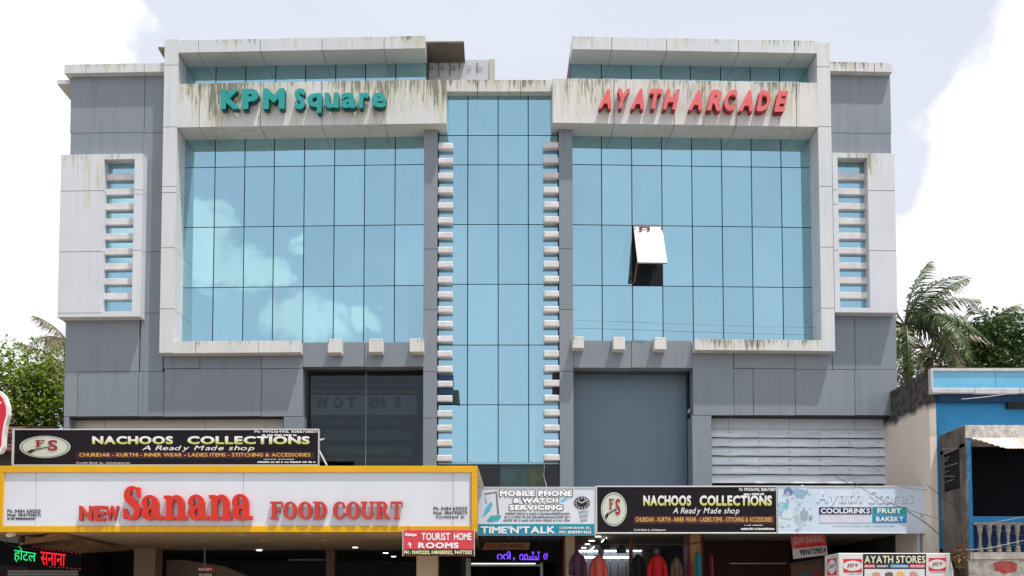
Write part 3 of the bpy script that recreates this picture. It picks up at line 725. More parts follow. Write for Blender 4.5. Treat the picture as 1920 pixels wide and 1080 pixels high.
# ---- bracket blocks under the glass
for X0, X1, Y0, Y1 in ((614.5, 640, 635.5, 661), (691.5, 717.5, 635, 660), (768, 794, 634.5, 659.5), (1073.5, 1095, 630.5, 652.5), (1150, 1172, 631.5, 655), (1227, 1249.5, 632.5, 655)):
    xm, ym = (X0+X1)/2, (Y0+Y1)/2
    MB().cbox(X_(X0, ym, FR), X_(X1, ym, FR), FR, -.002, Z_(Y1, xm, FR), Z_(Y0, xm, FR), .008).build('bracket_block', whiteL, bld, **W)

# ---- first floor: louvred shutter on the right, white strip on the left, two large openings
corr = mat('corrugated_white_metal', (240, 244, 250), .5, c2=(196, 204, 214), scale=2.0, stretch=(.5, 1, 4))
gy = .37
xL, xR = X_(1334, 850, gy), X_(1674, 850, gy)
for a, b in ((1334, 1366), (1366, 1480), (1480, 1602), (1602, 1676)):
    MB().cbox(X_(a, 795, gy)+.005, X_(b, 795, gy)-.005, gy, gy+.05, Z_(804.5, 1500, gy), Z_(780, 1500, gy)+.1, .003).build('fascia_panel', mat('pale_panel', (205, 210, 220), .45, var=.05), bld, **W)
for k in range(6):
    y0, y1 = 804.8+17.05*k, 804.8+17.05*(k+1)
    z1, z0 = Z_(y0, 1500, gy), Z_(y1, 1500, gy); n = 24; v = []; f = []
    rnd = random.Random(k)
    for i in range(n+1):
        x = xL+(xR-xL)*i/n; w = rnd.uniform(-.012, .012)
        v += [(x, gy+.02, z1-.004), (x, gy-.02+w, z1-(z1-z0)*.35), (x, gy-.05+w, z0+.018+w*.8), (x, gy-.045, z0+.004+w*.8), (x, gy+.02, z0+.02)]
    for i in range(n):
        for j in range(4): q = i*5+j; f.append((q, q+1, q+6, q+5))
        f.append((i*5+4, i*5, i*5+5, i*5+9))
    m = MB(); m.add(v, f); m.build('shutter_slat', corr, bld, **W)
    if k < 5:
        for i in range(1, 7):
            x = xL+(xR-xL)*(i-.4)/6.1; zz = (z0*.45+z1*.55)
            MB().box(x-.008, x+.008, gy-.055, gy-.03, zz-.008, zz+.008).build('slat_screw', joint, bld, **W)
MB().box(xL+.01, xR-.01, gy+.055, .655, 3.7, Z_(781, 1500, gy)).build('shutter_backing', joint, bld, **W)
wstrip = mat('cream_strip', (205, 204, 200), .6, var=.05)
for a, b in ((129, 196), (196, 384), (384, 498), (498, 531)):
    MB().cbox(X_(a, 830, .3)+.005, X_(b, 830, .3)-.005, .3, .355, Z_(885, 330, .3), Z_(783, 330, .3)+.05, .003).build('fascia_panel', wstrip, bld, **W)
# right opening: recessed blank board
MB().box(X_(1072, 800, .47), X_(1291.5, 800, .47), .600, .640, Z_(925, 1180, .6), z688-.01).build('blank_window_board', mat('slate_board', (104, 124, 140), .3, var=.04, scale=.7), bld, **W)
MB().box(X_(1291, 800, .47), X_(1299, 800, 0)-.01, .40, .655, Z_(925, 1180, .47), z688-.01).build('opening_jamb', joint, bld, **W)
MB().box(X_(1291, 770, .3), X_(1298, 800, 0)-.006, .2, .39, Z_(775, 1295, .3), Z_(768, 1295, .3)).build('jamb_ledge', mat('pale_panel', (0, 0, 0)), bld, **W)
# left opening: dark window; added board with flipped letters stands for the glass's reflection
gl_d = clear_glass('smoked_glass', (196, 202, 203), .05)
for a, b in ((577, 686), (686, 793)):
    MB().box(X_(a, 790, .38)+.008, X_(b, 790, .38)-.008, .38, .392, z870, z688-.01).build('smoked_pane', gl_d, bld, **W)
MB().box(X_(685.3, 790, .38), X_(686.7, 790, .38), .375, .4, z870, z688-.01).build('window_mullion', mat('grey_mullion', (120, 130, 130), .5), bld, **W)
MB().box(X_(570, 790, .3)-.02, X_(577, 790, .3), .3, .40, z870, z688-.01).build('window_jamb', mat('jamb_dark', (62, 70, 74), .5), bld, **W)
bx_ = lambda X0, Y0, X1, Y1, y, th: MB().box(G(X0, (Y0+Y1)/2, y)[0], G(X1, (Y0+Y1)/2, y)[0], y, y+th, G((X0+X1)/2, Y1, y)[2], G((X0+X1)/2, Y0, y)[2])
ib = bx_(583, 741, 782, 778, .5, .02).build('reflection_board', mat('reflection_board_grey', (172, 180, 182), .6, var=.15), bld)
dletter = mat('reflection_letter', (84, 98, 98), .6)
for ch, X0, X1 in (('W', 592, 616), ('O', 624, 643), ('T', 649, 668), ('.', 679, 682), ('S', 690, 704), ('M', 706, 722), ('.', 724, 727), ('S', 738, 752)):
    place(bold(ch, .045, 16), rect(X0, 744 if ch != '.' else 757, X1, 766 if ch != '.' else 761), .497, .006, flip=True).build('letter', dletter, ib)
for Y0, Y1, c in ((704, 712, (105, 75, 66)), (718, 723, (135, 120, 135)), (731, 736, (165, 150, 126))):
    bx_(584, Y0, 786, Y1, .9, .05).build('ceiling_strip', mat('strip_%d' % Y0, c, .6), bld)
for k, (Y0, Y1) in enumerate(((782, 796), (806, 824), (836, 852), (858, 866))):
    bx_(600+k*6, Y0, 780-k*4, Y1, .8+.1*k, .12).build('stored_bundle', mat('bundle_%d' % k, (120+10*k, 138+6*k, 142), .7, var=.4, scale=4), bld)

# ---- big sign letters on the beams
def letters(name, label, items, y, th, material, w=.045, shear=0, glyph=None, res=34, face=None):
    loc = Vector(P((items[0][1]+items[-1][2])/2, items[0][4], y)); loc.y = y+KW*max(0, abs(loc.x)-1.3)
    t = thing(name, label, 'sign', tuple(loc))
    for ch, X0, X1, Y0, Y1 in items:
        vf = (glyph or (lambda c: bold(c, w if c.isupper() else w*.62, res, shear)))(ch)
        v, f = vf; xs = [p[0] for p in v]; ys = [p[1] for p in v]; a0, a1, b0, b1 = min(xs), max(xs), min(ys), max(ys)
        pa, pb = P(X0, (Y0+Y1)/2, y), P(X1, (Y0+Y1)/2, y); za, zt2 = P((X0+X1)/2, Y1, y)[2], P((X0+X1)/2, Y0, y)[2]
        m = MB(); m.add([(pa[0]+(pb[0]-pa[0])*(p[0]-a0)/(a1-a0), y+th*(.5-p[2]), za+(zt2-za)*(p[1]-b0)/(b1-b0)) for p in v], f)
        lo = m.build('letter', material, t, warp=True)
        # painted face, 4 mm proud of the return
        fq = MB(); fq.add([(p[0], y-th*.5-.004*(.5+q_[2])-.001, p[2]) for p, q_ in zip(m.v, v)], f); fq.build('letter_face', face or material, lo, warp=True)
    return t
teal = mat('teal_letter', (14, 146, 146), .45, c2=(40, 158, 154), scale=5)
letters('raised_lettering', 'teal raised letters reading KPM Square on the left white beam',
        [('K', 415, 449, 169, 207), ('P', 455, 486, 169, 207), ('M', 494, 535, 168, 207), ('S', 553, 573, 168, 207), ('q', 577, 604, 177, 214), ('u', 609, 636, 176, 205), ('a', 640, 669, 176, 205), ('r', 674, 693, 176, 205), ('e', 697, 724, 176, 204)],
        FR-.13, .10, mat('teal_return', (8, 84, 88), .5, var=.1), w=.055, face=teal)
coral = mat('coral_letter', (212, 82, 84), .5, c2=(222, 108, 108), scale=5)
for_items = [('A', 1122, 1146, 169, 206), ('Y', 1158, 1181, 169, 206), ('A', 1182, 1207, 169, 207), ('T', 1218, 1242, 169, 207), ('H', 1242, 1274, 170, 208), ('A', 1290, 1316, 171, 209), ('R', 1324, 1352, 171, 210), ('C', 1357, 1382, 171, 210), ('A', 1384, 1411, 172, 211), ('D', 1417, 1444, 172, 211), ('E', 1450, 1477, 173, 212)]
letters('raised_lettering', 'coral red slanted raised letters reading AYATH ARCADE on the right white beam', for_items, FR-.13, .11, mat('red_return', (150, 40, 44), .5, var=.1), w=.05, shear=.30, face=coral)

# ================================================================== GROUND FLOOR OF THE BUILDING
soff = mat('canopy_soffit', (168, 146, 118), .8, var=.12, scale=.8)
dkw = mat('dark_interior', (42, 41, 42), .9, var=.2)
zs1 = G(400, 997, -1.8)[2]+.01; zs2 = G(1200, 1003, 0)[2]
gx = lambda X, Y, y: G(X, Y, y)[0]; gz = lambda Y, y, X=932: G(X, Y, y)[2]
xa0 = gx(-260, 1000, -1.8); xm_ = gx(893, 940, -1.8)
MB().box(xa0, xm_, -1.56, 3.6, zs1, zs1+.12).build('canopy_slab', soff, bld)
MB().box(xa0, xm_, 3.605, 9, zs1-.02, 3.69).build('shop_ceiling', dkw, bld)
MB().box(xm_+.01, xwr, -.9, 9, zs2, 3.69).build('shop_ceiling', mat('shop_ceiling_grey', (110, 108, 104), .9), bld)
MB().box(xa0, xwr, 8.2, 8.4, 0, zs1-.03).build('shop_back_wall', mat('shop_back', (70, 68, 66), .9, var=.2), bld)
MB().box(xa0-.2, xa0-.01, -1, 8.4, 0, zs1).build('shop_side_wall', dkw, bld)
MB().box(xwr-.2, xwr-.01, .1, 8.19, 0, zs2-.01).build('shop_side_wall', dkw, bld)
MB().box(xa0, xwr, -1.5, 8.19, .006, .15).build('shop_floor', mat('shop_floor', (120, 112, 104), .6), bld)
ptan = mat('tan_plaster', (150, 132, 112), .8)
for X0, X1, y, ym, m in ((251, 291, 3.0, 3.5, ptan), (611, 627, 3.3, 3.6, mat('brown_plaster', (105, 84, 72), .8)), (781, 820, -.6, -.1, mat('sand_plaster', (176, 158, 132), .8)), (1060, 1078, -.2, .3, mat('sand_plaster', (0, 0, 0))), (1294, 1314, -.2, .2, mat('brick_tan', (160, 120, 80), .8)), (1181, 1187, .6, .75, mat('brown_post', (120, 84, 50), .7))):
    MB().box(gx(X0, 1060, y), gx(X1, 1060, y), y, ym, .15, (zs1 if X0 < 890 else zs2)-.004).build('pillar', m, bld)
for X0, X1, y in ((1056.5, 1059.5, -.22), (1078.5, 1082, -.22), (1289, 1293.5, -.22), (1314.5, 1318, -.22)):
    MB().box(gx(X0, 1060, y), gx(X1, 1060, y), y, y+.4, .15, zs2-.004).build('red_door_frame', mat('maroon_paint', (98, 22, 24), .5), bld)
# partitions between shops
for X, y in ((868, .5), (1058, .4), (1316, .4), (1545, .4)):
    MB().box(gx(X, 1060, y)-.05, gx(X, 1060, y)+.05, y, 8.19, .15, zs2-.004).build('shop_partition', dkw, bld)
# lit back wall of the dress shop
bw = mat('tiled_shop_wall', (150, 160, 172), .5, var=.06)
for k in range(8):
    x0 = gx(1084, 1050, 5)+k*(gx(1204, 1050, 5)-gx(1084, 1050, 5))/8
    MB().box(x0+.01, x0+(gx(1204, 1050, 5)-gx(1084, 1050, 5))/8-.01, 5, 5.05, 1.6, zs2-.01).build('wall_tile', bw, bld)
MB().box(gx(1204, 1050, 5)+.02, gx(1314, 1050, 5), 5, 5.1, .15, zs2-.01).build('grey_partition', mat('grey_partition', (92, 90, 92), .8), bld)
MB().box(gx(1084, 1050, 4.7), gx(1204, 1050, 4.7), 4.5, 4.95, 1.9, 1.95).build('shop_shelf', mat('shelf_wood', (120, 100, 72), .7), bld)
MB().box(gx(1318, 1010, 1.5), gx(1480, 1010, 1.5), 1.5, 1.6, 2.45, zs2-.02).build('maroon_pelmet', mat('dark_maroon', (50, 14, 16), .8), bld)
bx_(1368, 1055.5, 1474, 1057.5, 1.2, .05).build('counter_rail', mat('steel_rail', (150, 145, 140), .4, metal=.6), bld)
tube_m = emis('tube_light', (255, 255, 255), 3.2)
def tl(q0, q1, y, r=.02, lab='', g='lit tube lights in the dress shop'):
    a = Vector(G(*q0, y)); b = Vector(G(*q1, y))
    return single(MB().tube([a, b], r), 'tube_light', tube_m, lab, 'lamp', g)
zc_ = zs2-.05
def ceil_pt(X, Y):
    d = ray(X, Y); t = (zc_-EYE[2])/d[2]; return (t*d[0], -20+t*d[1], zc_)
for (a, b, lab) in (((1116, 1006), (1127, 1006), 'short white tube light nearest the shop front, right under the black sign corner'), ((1104, 1014), (1115, 1014), 'second short level tube light of the stepped row on the dress shop ceiling'), ((1097, 1020.5), (1106, 1020.5), 'third short level tube light of the stepped row on the dress shop ceiling'), ((1090, 1027), (1099, 1027), 'deepest short level tube light of the stepped row in the dress shop'),
                    ((1128, 1016), (1137, 1008.5), 'upper slanting tube light on the dress shop ceiling'), ((1106, 1032), (1114, 1025.5), 'lower slanting tube light on the dress shop ceiling')):
    single(MB().tube([ceil_pt(*a), ceil_pt(*b)], .013), 'tube_light', tube_m, lab, 'lamp', 'short tube lights on the dress shop ceiling')
tl((1086, 1033), (1203, 1031.5), 4.9, .035, 'upper long white tube light across the back wall of the dress shop')
tl((1096, 1045), (1183, 1045), 4.6, .035, 'lower long white tube light across the back wall of the dress shop')
# canopy downlights
for (X, Y, lit, lab) in ((486, 1032.5, 1, 'small lit downlight under the canopy left of the brown pillar'), (666, 1027, 1, 'small lit downlight under the canopy just right of the brown pillar'), (723, 1037.5, 1, 'small lit downlight left of the red rooms sign'), (738, 1044, 1, 'small lit downlight deepest under the canopy beside the red rooms sign'),
                         (494, 1014, 0, 'unlit round downlight in the canopy ceiling above the lit one'), (576, 1002, 0, 'unlit downlight near the canopy edge below the word FOOD'), (610, 1014, 0, 'unlit round downlight in front of the brown pillar'), (704, 1002, 0, 'unlit downlight near the canopy edge below the word COURT'), (316, 1025, 0, 'unlit downlight just right of the tan pillar'), (382, 1015, 0, 'unlit round downlight above the hanging red notice'), (424, 1024, 0, 'unlit round downlight right of the hanging rod'), (452, 1004, 0, 'unlit downlight near the canopy edge below the big red word'), (530, 1022, 0, 'unlit downlight between the lit lamp and the brown pillar'), (592, 1027, 0, 'unlit downlight hard against the left of the brown pillar')):
    d = ray(X, Y); zz = (zs1 if Y < 1031 else zs1-.02)-.012; t = (zz-EYE[2])/d[2]; px, py = t*d[0], -20+t*d[1]
    m = MB(); m.lathe([(.085 if not lit else .06, 0), (.1 if not lit else .075, .006), (.1 if not lit else .075, .011)], (px, py, zz), 14)
    single(m, 'downlight', emis('lit_lamp', (255, 250, 235), 5.0) if lit else mat('lamp_rim', (196, 180, 150), .5), lab, 'lamp', 'downlights under the food court canopy')

# ================================================================== FOOD COURT FASCIA
yF = -1.8
fc = thing('food_court_sign', 'white fascia board in yellow frame, red letters reading NEW Sanana FOOD COURT', 'sign', G(440, 997, yF))
yel = mat('yellow_frame_paint', (222, 166, 6), .4, var=.10, scale=1.5, stretch=(.5, 1, 1))
wb = mat('white_acp_board', (212, 217, 225), .32, var=.05, scale=.8)
def gbox(X0, Y0, X1, Y1, y, th, c=.006):
    xm, ym = (X0+X1)/2, (Y0+Y1)/2
    return MB().cbox(gx(X0, ym, y), gx(X1, ym, y), y, y+th, gz(Y1, y, xm), gz(Y0, y, xm), c)
gbox(-2, 873.5, 895, 885.5, yF, .2).build('yellow_frame_bar', yel, fc)
gbox(-2, 986.5, 895, 997.5, yF, .2).build('yellow_frame_bar', yel, fc)
gbox(-2, 885.6, 5.5, 986.4, yF, .2).build('yellow_frame_bar', yel, fc)
gbox(883.5, 885.6, 895, 986.4, yF, .2).build('yellow_frame_bar', yel, fc)
xsj = [5.8, 67, 456, 849.5, 883.3]
for a, b in zip(xsj, xsj[1:]): gbox(a, 885.8, b-.7, 986.2, yF+.04, .03, .003).build('board_panel', wb, fc)
gbox(-2, 874, 895, 997, yF+.1, .13).build('board_backing', joint, fc)
MB().prism([G(895.6, 873.5, yF+.01), G(907.5, 912, -1.35), G(896.5, 912, -1.35)], (-.01, .05, 0)).build('end_flashing', mat('white_flashing', (215, 215, 215), .5), fc)
redl = mat('red_raised_letter', (206, 46, 28), .42, var=.06)
redl2 = mat('dull_red_letter', (190, 58, 46), .5, var=.06)
# returns behind each letter are darker red plastic
def fl_(ch, q, gl, m, th=.07):
    place(gl(ch), q, yF+.02, th).build('letter', m, fc)
b5 = lambda c: bold(c, .04, 26)
for ch, a, b in (('N', 151, 175), ('E', 178, 199), ('W', 200, 225)): fl_(ch, rect(a, 949, b, 977), b5, redl2)
for ch, a, b, t_ in (('S', 234, 266, 912), ('a', 268, 307, 929), ('n', 310, 352, 929), ('a', 355, 392, 928), ('n', 394, 436, 928), ('a', 437, 475, 927)): fl_(ch, rect(a, t_, b, 976), serif_glyph, redl, .09)
for ch, a, b in (('F', 508, 531), ('O', 532, 558), ('O', 560, 586), ('D', 588, 614), ('C', 625, 649), ('O', 650, 676), ('U', 677, 703), ('R', 704, 732), ('T', 733, 755)): fl_(ch, rect(a, 941, b, 974), serif_glyph, redl2)
blk = mat('black_print', (30, 32, 36), .5)
line('Ph: 0484 6512120', rect(14, 955, 76, 961.5), yF+.036, fc, blk, .012, gap=.09)
line('Mob: 9847958271', rect(14, 962.5, 76, 969), yF+.036, fc, blk, .012, gap=.09)
marks(rect(14, 970.5, 66, 974.5), yF+.036, fc, blk, 16)
line('Ph: 0484 6512120', rect(813, 950, 876, 957), yF+.036, fc, blk, .012, gap=.09)
line('Mob: 9847958271', rect(813, 958.5, 876, 965), yF+.036, fc, blk, .012, gap=.09)
line('Cochinbank Jn.', rect(817, 966.5, 872, 973), yF+.036, fc, blk, .012, gap=.09)

# ================================================================== NACHOOS SIGNS
signblk = mat('black_sign_print', (14, 14, 24), .4, c2=(30, 18, 24), scale=.9, spec=.2)
alu = mat('aluminium_edge', (205, 205, 205), .4, metal=.3, var=.05)
gold = banded('white_to_yellow_print', [(0, (176, 182, 70)), (.3, (206, 208, 120)), (.55, (222, 222, 216)), (1, (236, 236, 236))])
whp = mat('white_print', (228, 228, 228), .5, var=.03)
orp = mat('orange_print', (214, 160, 84), .5, var=.03)
maroon_b = mat('maroon_band_print', (60, 22, 30), .4)
cream = mat('cream_logo', (196, 204, 190), .5, var=.04)
darkred = mat('dark_red_print', (150, 30, 36), .5)
def nachoos(X0, Y0, X1, Y1, y, label, wide):
    t = thing('shop_sign', label, 'sign', G((X0+X1)/2, Y1, y), 'signs above the shops')
    W_ = X1-X0; H = Y1-Y0
    gbox(X0+2, Y0+2, X1-2, Y1-2, y+.01, .08).build('sign_face', signblk, t)
    e = 2.2
    for q in ((X0, Y0, X1, Y0+e), (X0, Y1-e, X1, Y1), (X0, Y0+e+.1, X0+e*(2 if wide else 1.2), Y1-e-.1), (X1-e*.8, Y0+e+.1, X1, Y1-e-.1)): gbox(*q, y, .1, .003).build('sign_edge', alu, t)
    q = lambda u0, v0, u1, v1: rect(X0+u0*W_, Y0+v0*H, X0+u1*W_, Y0+v1*H)
    yb = y+.0095
    # emblem: cream disc with ring, the letters FS and a long brush
    cx_, cyy, rx, ry = X0+.108*W_, Y0+.49*H, (.083 if wide else .071)*W_, (.30 if wide else .355)*H
    cx_ = X0+(.108 if wide else .1)*W_
    em = disc(cx_, cyy, rx, ry, yb-.003, .003).build('emblem_disc', cream, t)
    ring = MB(); n = 36
    for k in range(n):
        a0, a1 = 2*math.pi*k/n, 2*math.pi*(k+1)/n; pts = []
        for a, s in ((a0, .90), (a1, .90), (a1, .93), (a0, .93)): pts.append((cx_+rx*s*math.cos(a), cyy+ry*s*math.sin(a)))
        plate(pts, yb-.005, .002, ring)
    ring.build('emblem_ring', blk, em)
    place(serif_glyph('F'), rect(cx_-rx*.38, cyy-ry*.62, cx_-.02*rx, cyy+.0*ry), yb-.0075, .004).build('emblem_letter', darkred, em)
    place(bold('S', .02, 20), rect(cx_+rx*.12, cyy-ry*.62, cx_+.5*rx, cyy+.34*ry), yb-.0075, .004).build('emblem_letter', darkred, em)
    m = plate([(cx_-.56*rx, cyy+.28*ry), (cx_+.25*rx, cyy-.10*ry), (cx_+.25*rx, cyy-.02*ry), (cx_-.54*rx, cyy+.36*ry)], yb-.0105, .002)
    plate([(cx_-.72*rx, cyy+.42*ry), (cx_-.5*rx, cyy+.2*ry), (cx_-.4*rx, cyy+.32*ry), (cx_-.58*rx, cyy+.6*ry)], yb-.0105, .002, m)
    m.build('emblem_brush', mat('brush_print', (60, 30, 34), .5), em)
    line('NACHOOS', q(.262, .20, .525, .42), yb, t, gold, .045, gap=.05)
    line('COLLECTIONS', q(.572, .20, .970, .42), yb, t, gold, .045, gap=.05)
    line('A Ready Made shop', q(.425, .455, .79, .62), yb, t, whp, .004, shear=.25, gap=.05)
    plate(q(.21, .63, .985, .80), yb-.001, .0012).build('printed_band', maroon_b, t)
    line('CHURIDAR - KURTHI - INNER WEAR - LADIES ITEMS - STITCHING & ACCESSORIES', q(.22, .655, .972, .755), yb-.0012, t, orp, .022, gap=.06)
    line('Ph: 9995364901, 8086758871', q(.79, .04, .995, .12), yb, t, whp, .02, gap=.07)
    marks(q(.815, .145, .93, .20), yb, t, whp, 14)
    line('Cochin Bank Jn., Ashokapuram', q(.21, .90, .385, .955), yb, t, whp, .006, gap=.08)
    marks(q(.80, .875, .992, .925), yb, t, whp, 26); marks(q(.82, .815, .92, .835), yb, t, whp, 9)
    return t
n1 = nachoos(22, 804, 598, 873.2, -1.55, 'wide black sign with cream oval emblem standing on the yellow framed fascia, reading NACHOOS COLLECTIONS', True)
MB().tube([G(599, 846, -1.5), G(613, 873, -1.62)], .018).build('prop_rod', alu, n1)
MB().tube([G(598.5, 826, -1.5), G(607, 823, -1.2)], .02).build('prop_rod', alu, n1)
n2 = nachoos(1117, 911, 1457.5, 1000.5, -1.3, 'black sign with cream round emblem right of the watch sign, reading NACHOOS COLLECTIONS', False)

# ---- mobile phone and watch sign
yT = -1.32
tt = thing('shop_sign', 'white and teal sign reading MOBILE PHONE & WATCH SERVICING, with a wrist watch picture', 'sign', G(1006, 1003, yT), 'signs above the shops')
gbox(895.8, 914, 1115.5, 1003.5, yT+.01, .09).build('sign_face', mat('pale_print', (216, 220, 228), .4, c2=(200, 212, 224), scale=1.5), tt)
for q in ((895.8, 913, 1116.5, 914.6), (1114.6, 914.7, 1116.5, 1003.5)): gbox(*q, yT, .1, .002).build('sign_edge', alu, tt)
tealp = banded('teal_print_band', [(0, (20, 128, 160)), (1, (0, 140, 160))])
plate(rect(896.5, 982.5, 1114.4, 1003), yT+.008, .0015).build('printed_band', tealp, tt)
bol = blk
def outlined(text, X0, Y0, X1, Y1, gap):
    line(text, rect(X0-1.6, Y0-1.2, X1+1.6, Y1+1.2), yT+.0075, tt, mat('charcoal_print', (42, 44, 54), .5), .105, gap=gap-.05, name='lettering_outline', word=.22)
    line(text, rect(X0, Y0, X1, Y1), yT+.0025, tt, mat('bright_white_print', (244, 244, 246), .5), .06, gap=gap+.04, word=.3)
outlined('MOBILE PHONE', 937, 919.5, 1073, 930.5, .01); outlined('& WATCH', 962, 933.5, 1047, 943, .01); outlined('SERVICING', 955, 946.5, 1055, 956.5, .01)
for k in range(3): marks(rect(948-2*k, 961+6.2*k, 1072, 965.3+6.2*k), yT+.0075, tt, mat('grey_print', (120, 122, 130), .5), 36)
line("TIME'N'TALK", rect(901, 986.5, 1040.5, 1000), yT+.0062, tt, whp, .035, gap=.05)
line('COCHIN BANK JN.,', rect(1049, 987.5, 1108, 993), yT+.0062, tt, whp, .03, gap=.07)
line('PH: 8089874612', rect(1049, 995, 1109, 1000.5), yT+.0062, tt, whp, .03, gap=.07)
# watch picture
wt = disc(1091, 943, 16.5, 13.5, yT+.007, .002).build('watch_bezel', mat('silver_print', (170, 174, 180), .4), tt)
disc(1091, 943, 14, 11.3, yT+.005, .0018).build('watch_dial', mat('black_dial', (26, 28, 34), .3), wt)
m = MB()
for k in range(12):
    a = 2*math.pi*k/12; plate([(1091+11*math.cos(a)+dx, 943+8.8*math.sin(a)+dy) for dx, dy in ((-1.1, -.9), (1.1, -.9), (1.1, .9), (-1.1, .9))], yT+.003, .0015, m)
plate([(1083, 939.5), (1084, 938.4), (1092, 943), (1091, 944.2)], yT+.003, .0015, m); plate([(1091, 944), (1090.4, 942.6), (1101, 936.2), (1101.6, 937.2)], yT+.003, .0015, m)
m.build('watch_marks', whp, wt)
for k in range(5): plate([(1084+k*1.0, 959+4.2*k), (1103-k*.6, 957+4.2*k), (1104-k*.8, 960+4.2*k), (1085+k*1.0, 962.4+4.2*k)], yT+.007, .002).build('strap_link', mat('strap_%d' % (k % 2), (150+30*(k % 2), 156+28*(k % 2), 166+24*(k % 2)), .4), wt)
# blue flourish at the left: a printed hand-like swoosh and phone
plate([(905, 968), (912, 950), (921, 940), (924, 946), (919, 957), (908, 968)], yT+.007, .002).build('printed_swoosh', mat('sky_blue_print', (90, 180, 216), .5), tt)
plate([(912, 977), (920, 967), (938, 965.5), (940, 969), (934, 977), (918, 979)], yT+.007, .002).build('printed_swoosh', mat('teal_swoosh', (70, 160, 180), .5), tt)
plate([(908, 925), (932, 921), (936, 962), (933.5, 975), (932, 962), (929, 924.5), (909, 928), (913, 944), (911, 945)], yT+.0085, .001).build('printed_outline', mat('grey_print', (0, 0, 0)), tt)
plate([(1051, 938), (1058, 934), (1065, 933), (1061, 938.5), (1052, 941.5)], yT+.007, .002).build('printed_swoosh', mat('sky_blue_print', (0, 0, 0)), tt)

# ---- pale blue fruit and bakery sign
yA = -1.3
ay = thing('shop_sign', 'pale faded blue sign reading Ayath Stores, COOLDRINKS, FRUIT and BAKERY', 'sign', G(1620, 1000, yA), 'signs above the shops')
gbox(1458.5, 912, 1783.5, 1000, yA+.01, .09).build('sign_face', mat('pale_blue_print', (188, 208, 226), .4, c2=(214, 222, 232), scale=.9), ay)
for q in ((1458.5, 911, 1783.5, 912.8), (1782, 912.9, 1783.6, 1000), (1458.5, 999, 1783.5, 1000.5)): gbox(*q, yA, .1, .002).build('sign_edge', alu, ay)
soft = mat('embossed_print', (208, 220, 233), .5); shd = mat('embossed_shadow_print', (158, 176, 198), .5)
line('Ayath', rect(1532.5, 920.5, 1617.5, 951.5), yA+.0085, ay, shd, .006, gap=.09, name='lettering_shadow', shear=.12); line('Stores', rect(1630.5, 920.5, 1713.5, 945.5), yA+.0085, ay, shd, .006, gap=.06, name='lettering_shadow', shear=.12)
line('Ayath', rect(1531, 919, 1616, 950), yA+.005, ay, soft, .006, gap=.09, shear=.12); line('Stores', rect(1629, 919, 1712, 944), yA+.005, ay, soft, .006, gap=.06, shear=.12)
navy = mat('navy_print', (28, 44, 100), .5)
plate(rect(1536, 951, 1634, 964.5), yA+.003, .0015).build('printed_box', navy, ay)
plate(rect(1537, 966, 1634, 980), yA+.003, .0015).build('printed_box', mat('blank_pale_print', (206, 206, 222), .5), ay)
plate(rect(1636, 950.5, 1700, 965), yA+.003, .0015).build('printed_box', mat('green_print', (8, 140, 146), .5), ay)
plate(rect(1636, 966, 1700, 980), yA+.003, .0015).build('printed_box', mat('cyan_print', (14, 136, 184), .5), ay)
line('COOLDRINKS', rect(1539, 952.8, 1631, 962.8), yA+.0025, ay, whp, .03, gap=.05)
line('FRUIT', rect(1645, 953.2, 1690, 962.6), yA+.0025, ay, whp, .035, gap=.06)
line('BAKERY', rect(1642.5, 968.6, 1694, 977.6), yA+.0025, ay, whp, .035, gap=.06)
marks(rect(1562, 985, 1680, 987), yA+.0085, ay, shd, 18)
rnd = random.Random(5)
def blob(cx0, cy0, r, c, nm):
    pts = [(cx0+r*(1+.3*rnd.uniform(-1, 1))*math.cos(a), cy0+r*(.9+.3*rnd.uniform(-1, 1))*math.sin(a)) for a in [2*math.pi*k/12 for k in range(12)]]
    plate(pts, yA+.0072-rnd.random()*.003, .0012).build('printed_fruit', mat(nm, c, .5), ay)
for X, Y, r, c, nm in ((1478, 921, 8, (92, 128, 170), 'p_blue'), (1500, 924, 11, (140, 172, 204), 'p_blue2'), (1504, 918, 8, (212, 224, 236), 'p_wh'), (1470, 947, 9, (120, 184, 200), 'p_teal'), (1464, 955, 6, (150, 200, 210), 'p_teal2'), (1478, 966, 9, (200, 216, 222), 'p_wh2'), (1508, 966, 9, (150, 166, 176), 'p_gr'), (1498, 976, 6, (176, 188, 196), 'p_gr2'), (1468, 984, 8, (196, 212, 216), 'p_wh3'), (1520, 972, 4, (130, 150, 160), 'p_gr3'),
                       (1748, 926, 8, (180, 204, 208), 'p_t4'), (1746, 948, 12, (96, 112, 120), 'p_dk'), (1748, 946, 9.5, (206, 214, 220), 'p_wh4'), (1768, 934, 7, (170, 190, 206), 'p_b5'), (1744, 978, 13, (206, 216, 228), 'p_wh5'), (1770, 976, 6, (150, 150, 184), 'p_pu'), (1776, 982, 4, (110, 116, 150), 'p_pu2'), (1762, 984, 4, (130, 140, 170), 'p_pu3'), (1728, 968, 3, (140, 160, 176), 'p_s')):
    blob(X, Y, r, c, nm)

for k in range(90):
    left = k < 55
    X = rnd.gauss(1488, 18) if left else rnd.gauss(1756, 14); Y = rnd.uniform(918, 994)
    if not (1462 < X < 1528 or 1726 < X < 1780): continue
    g_ = rnd.uniform(150, 228); blob(X, Y, rnd.uniform(1.2, 4.2), (int(g_*rnd.uniform(.80, .97)), int(g_*rnd.uniform(.95, 1.02)), int(min(240, g_*1.06))), 'p_spot_%d' % (k % 24))

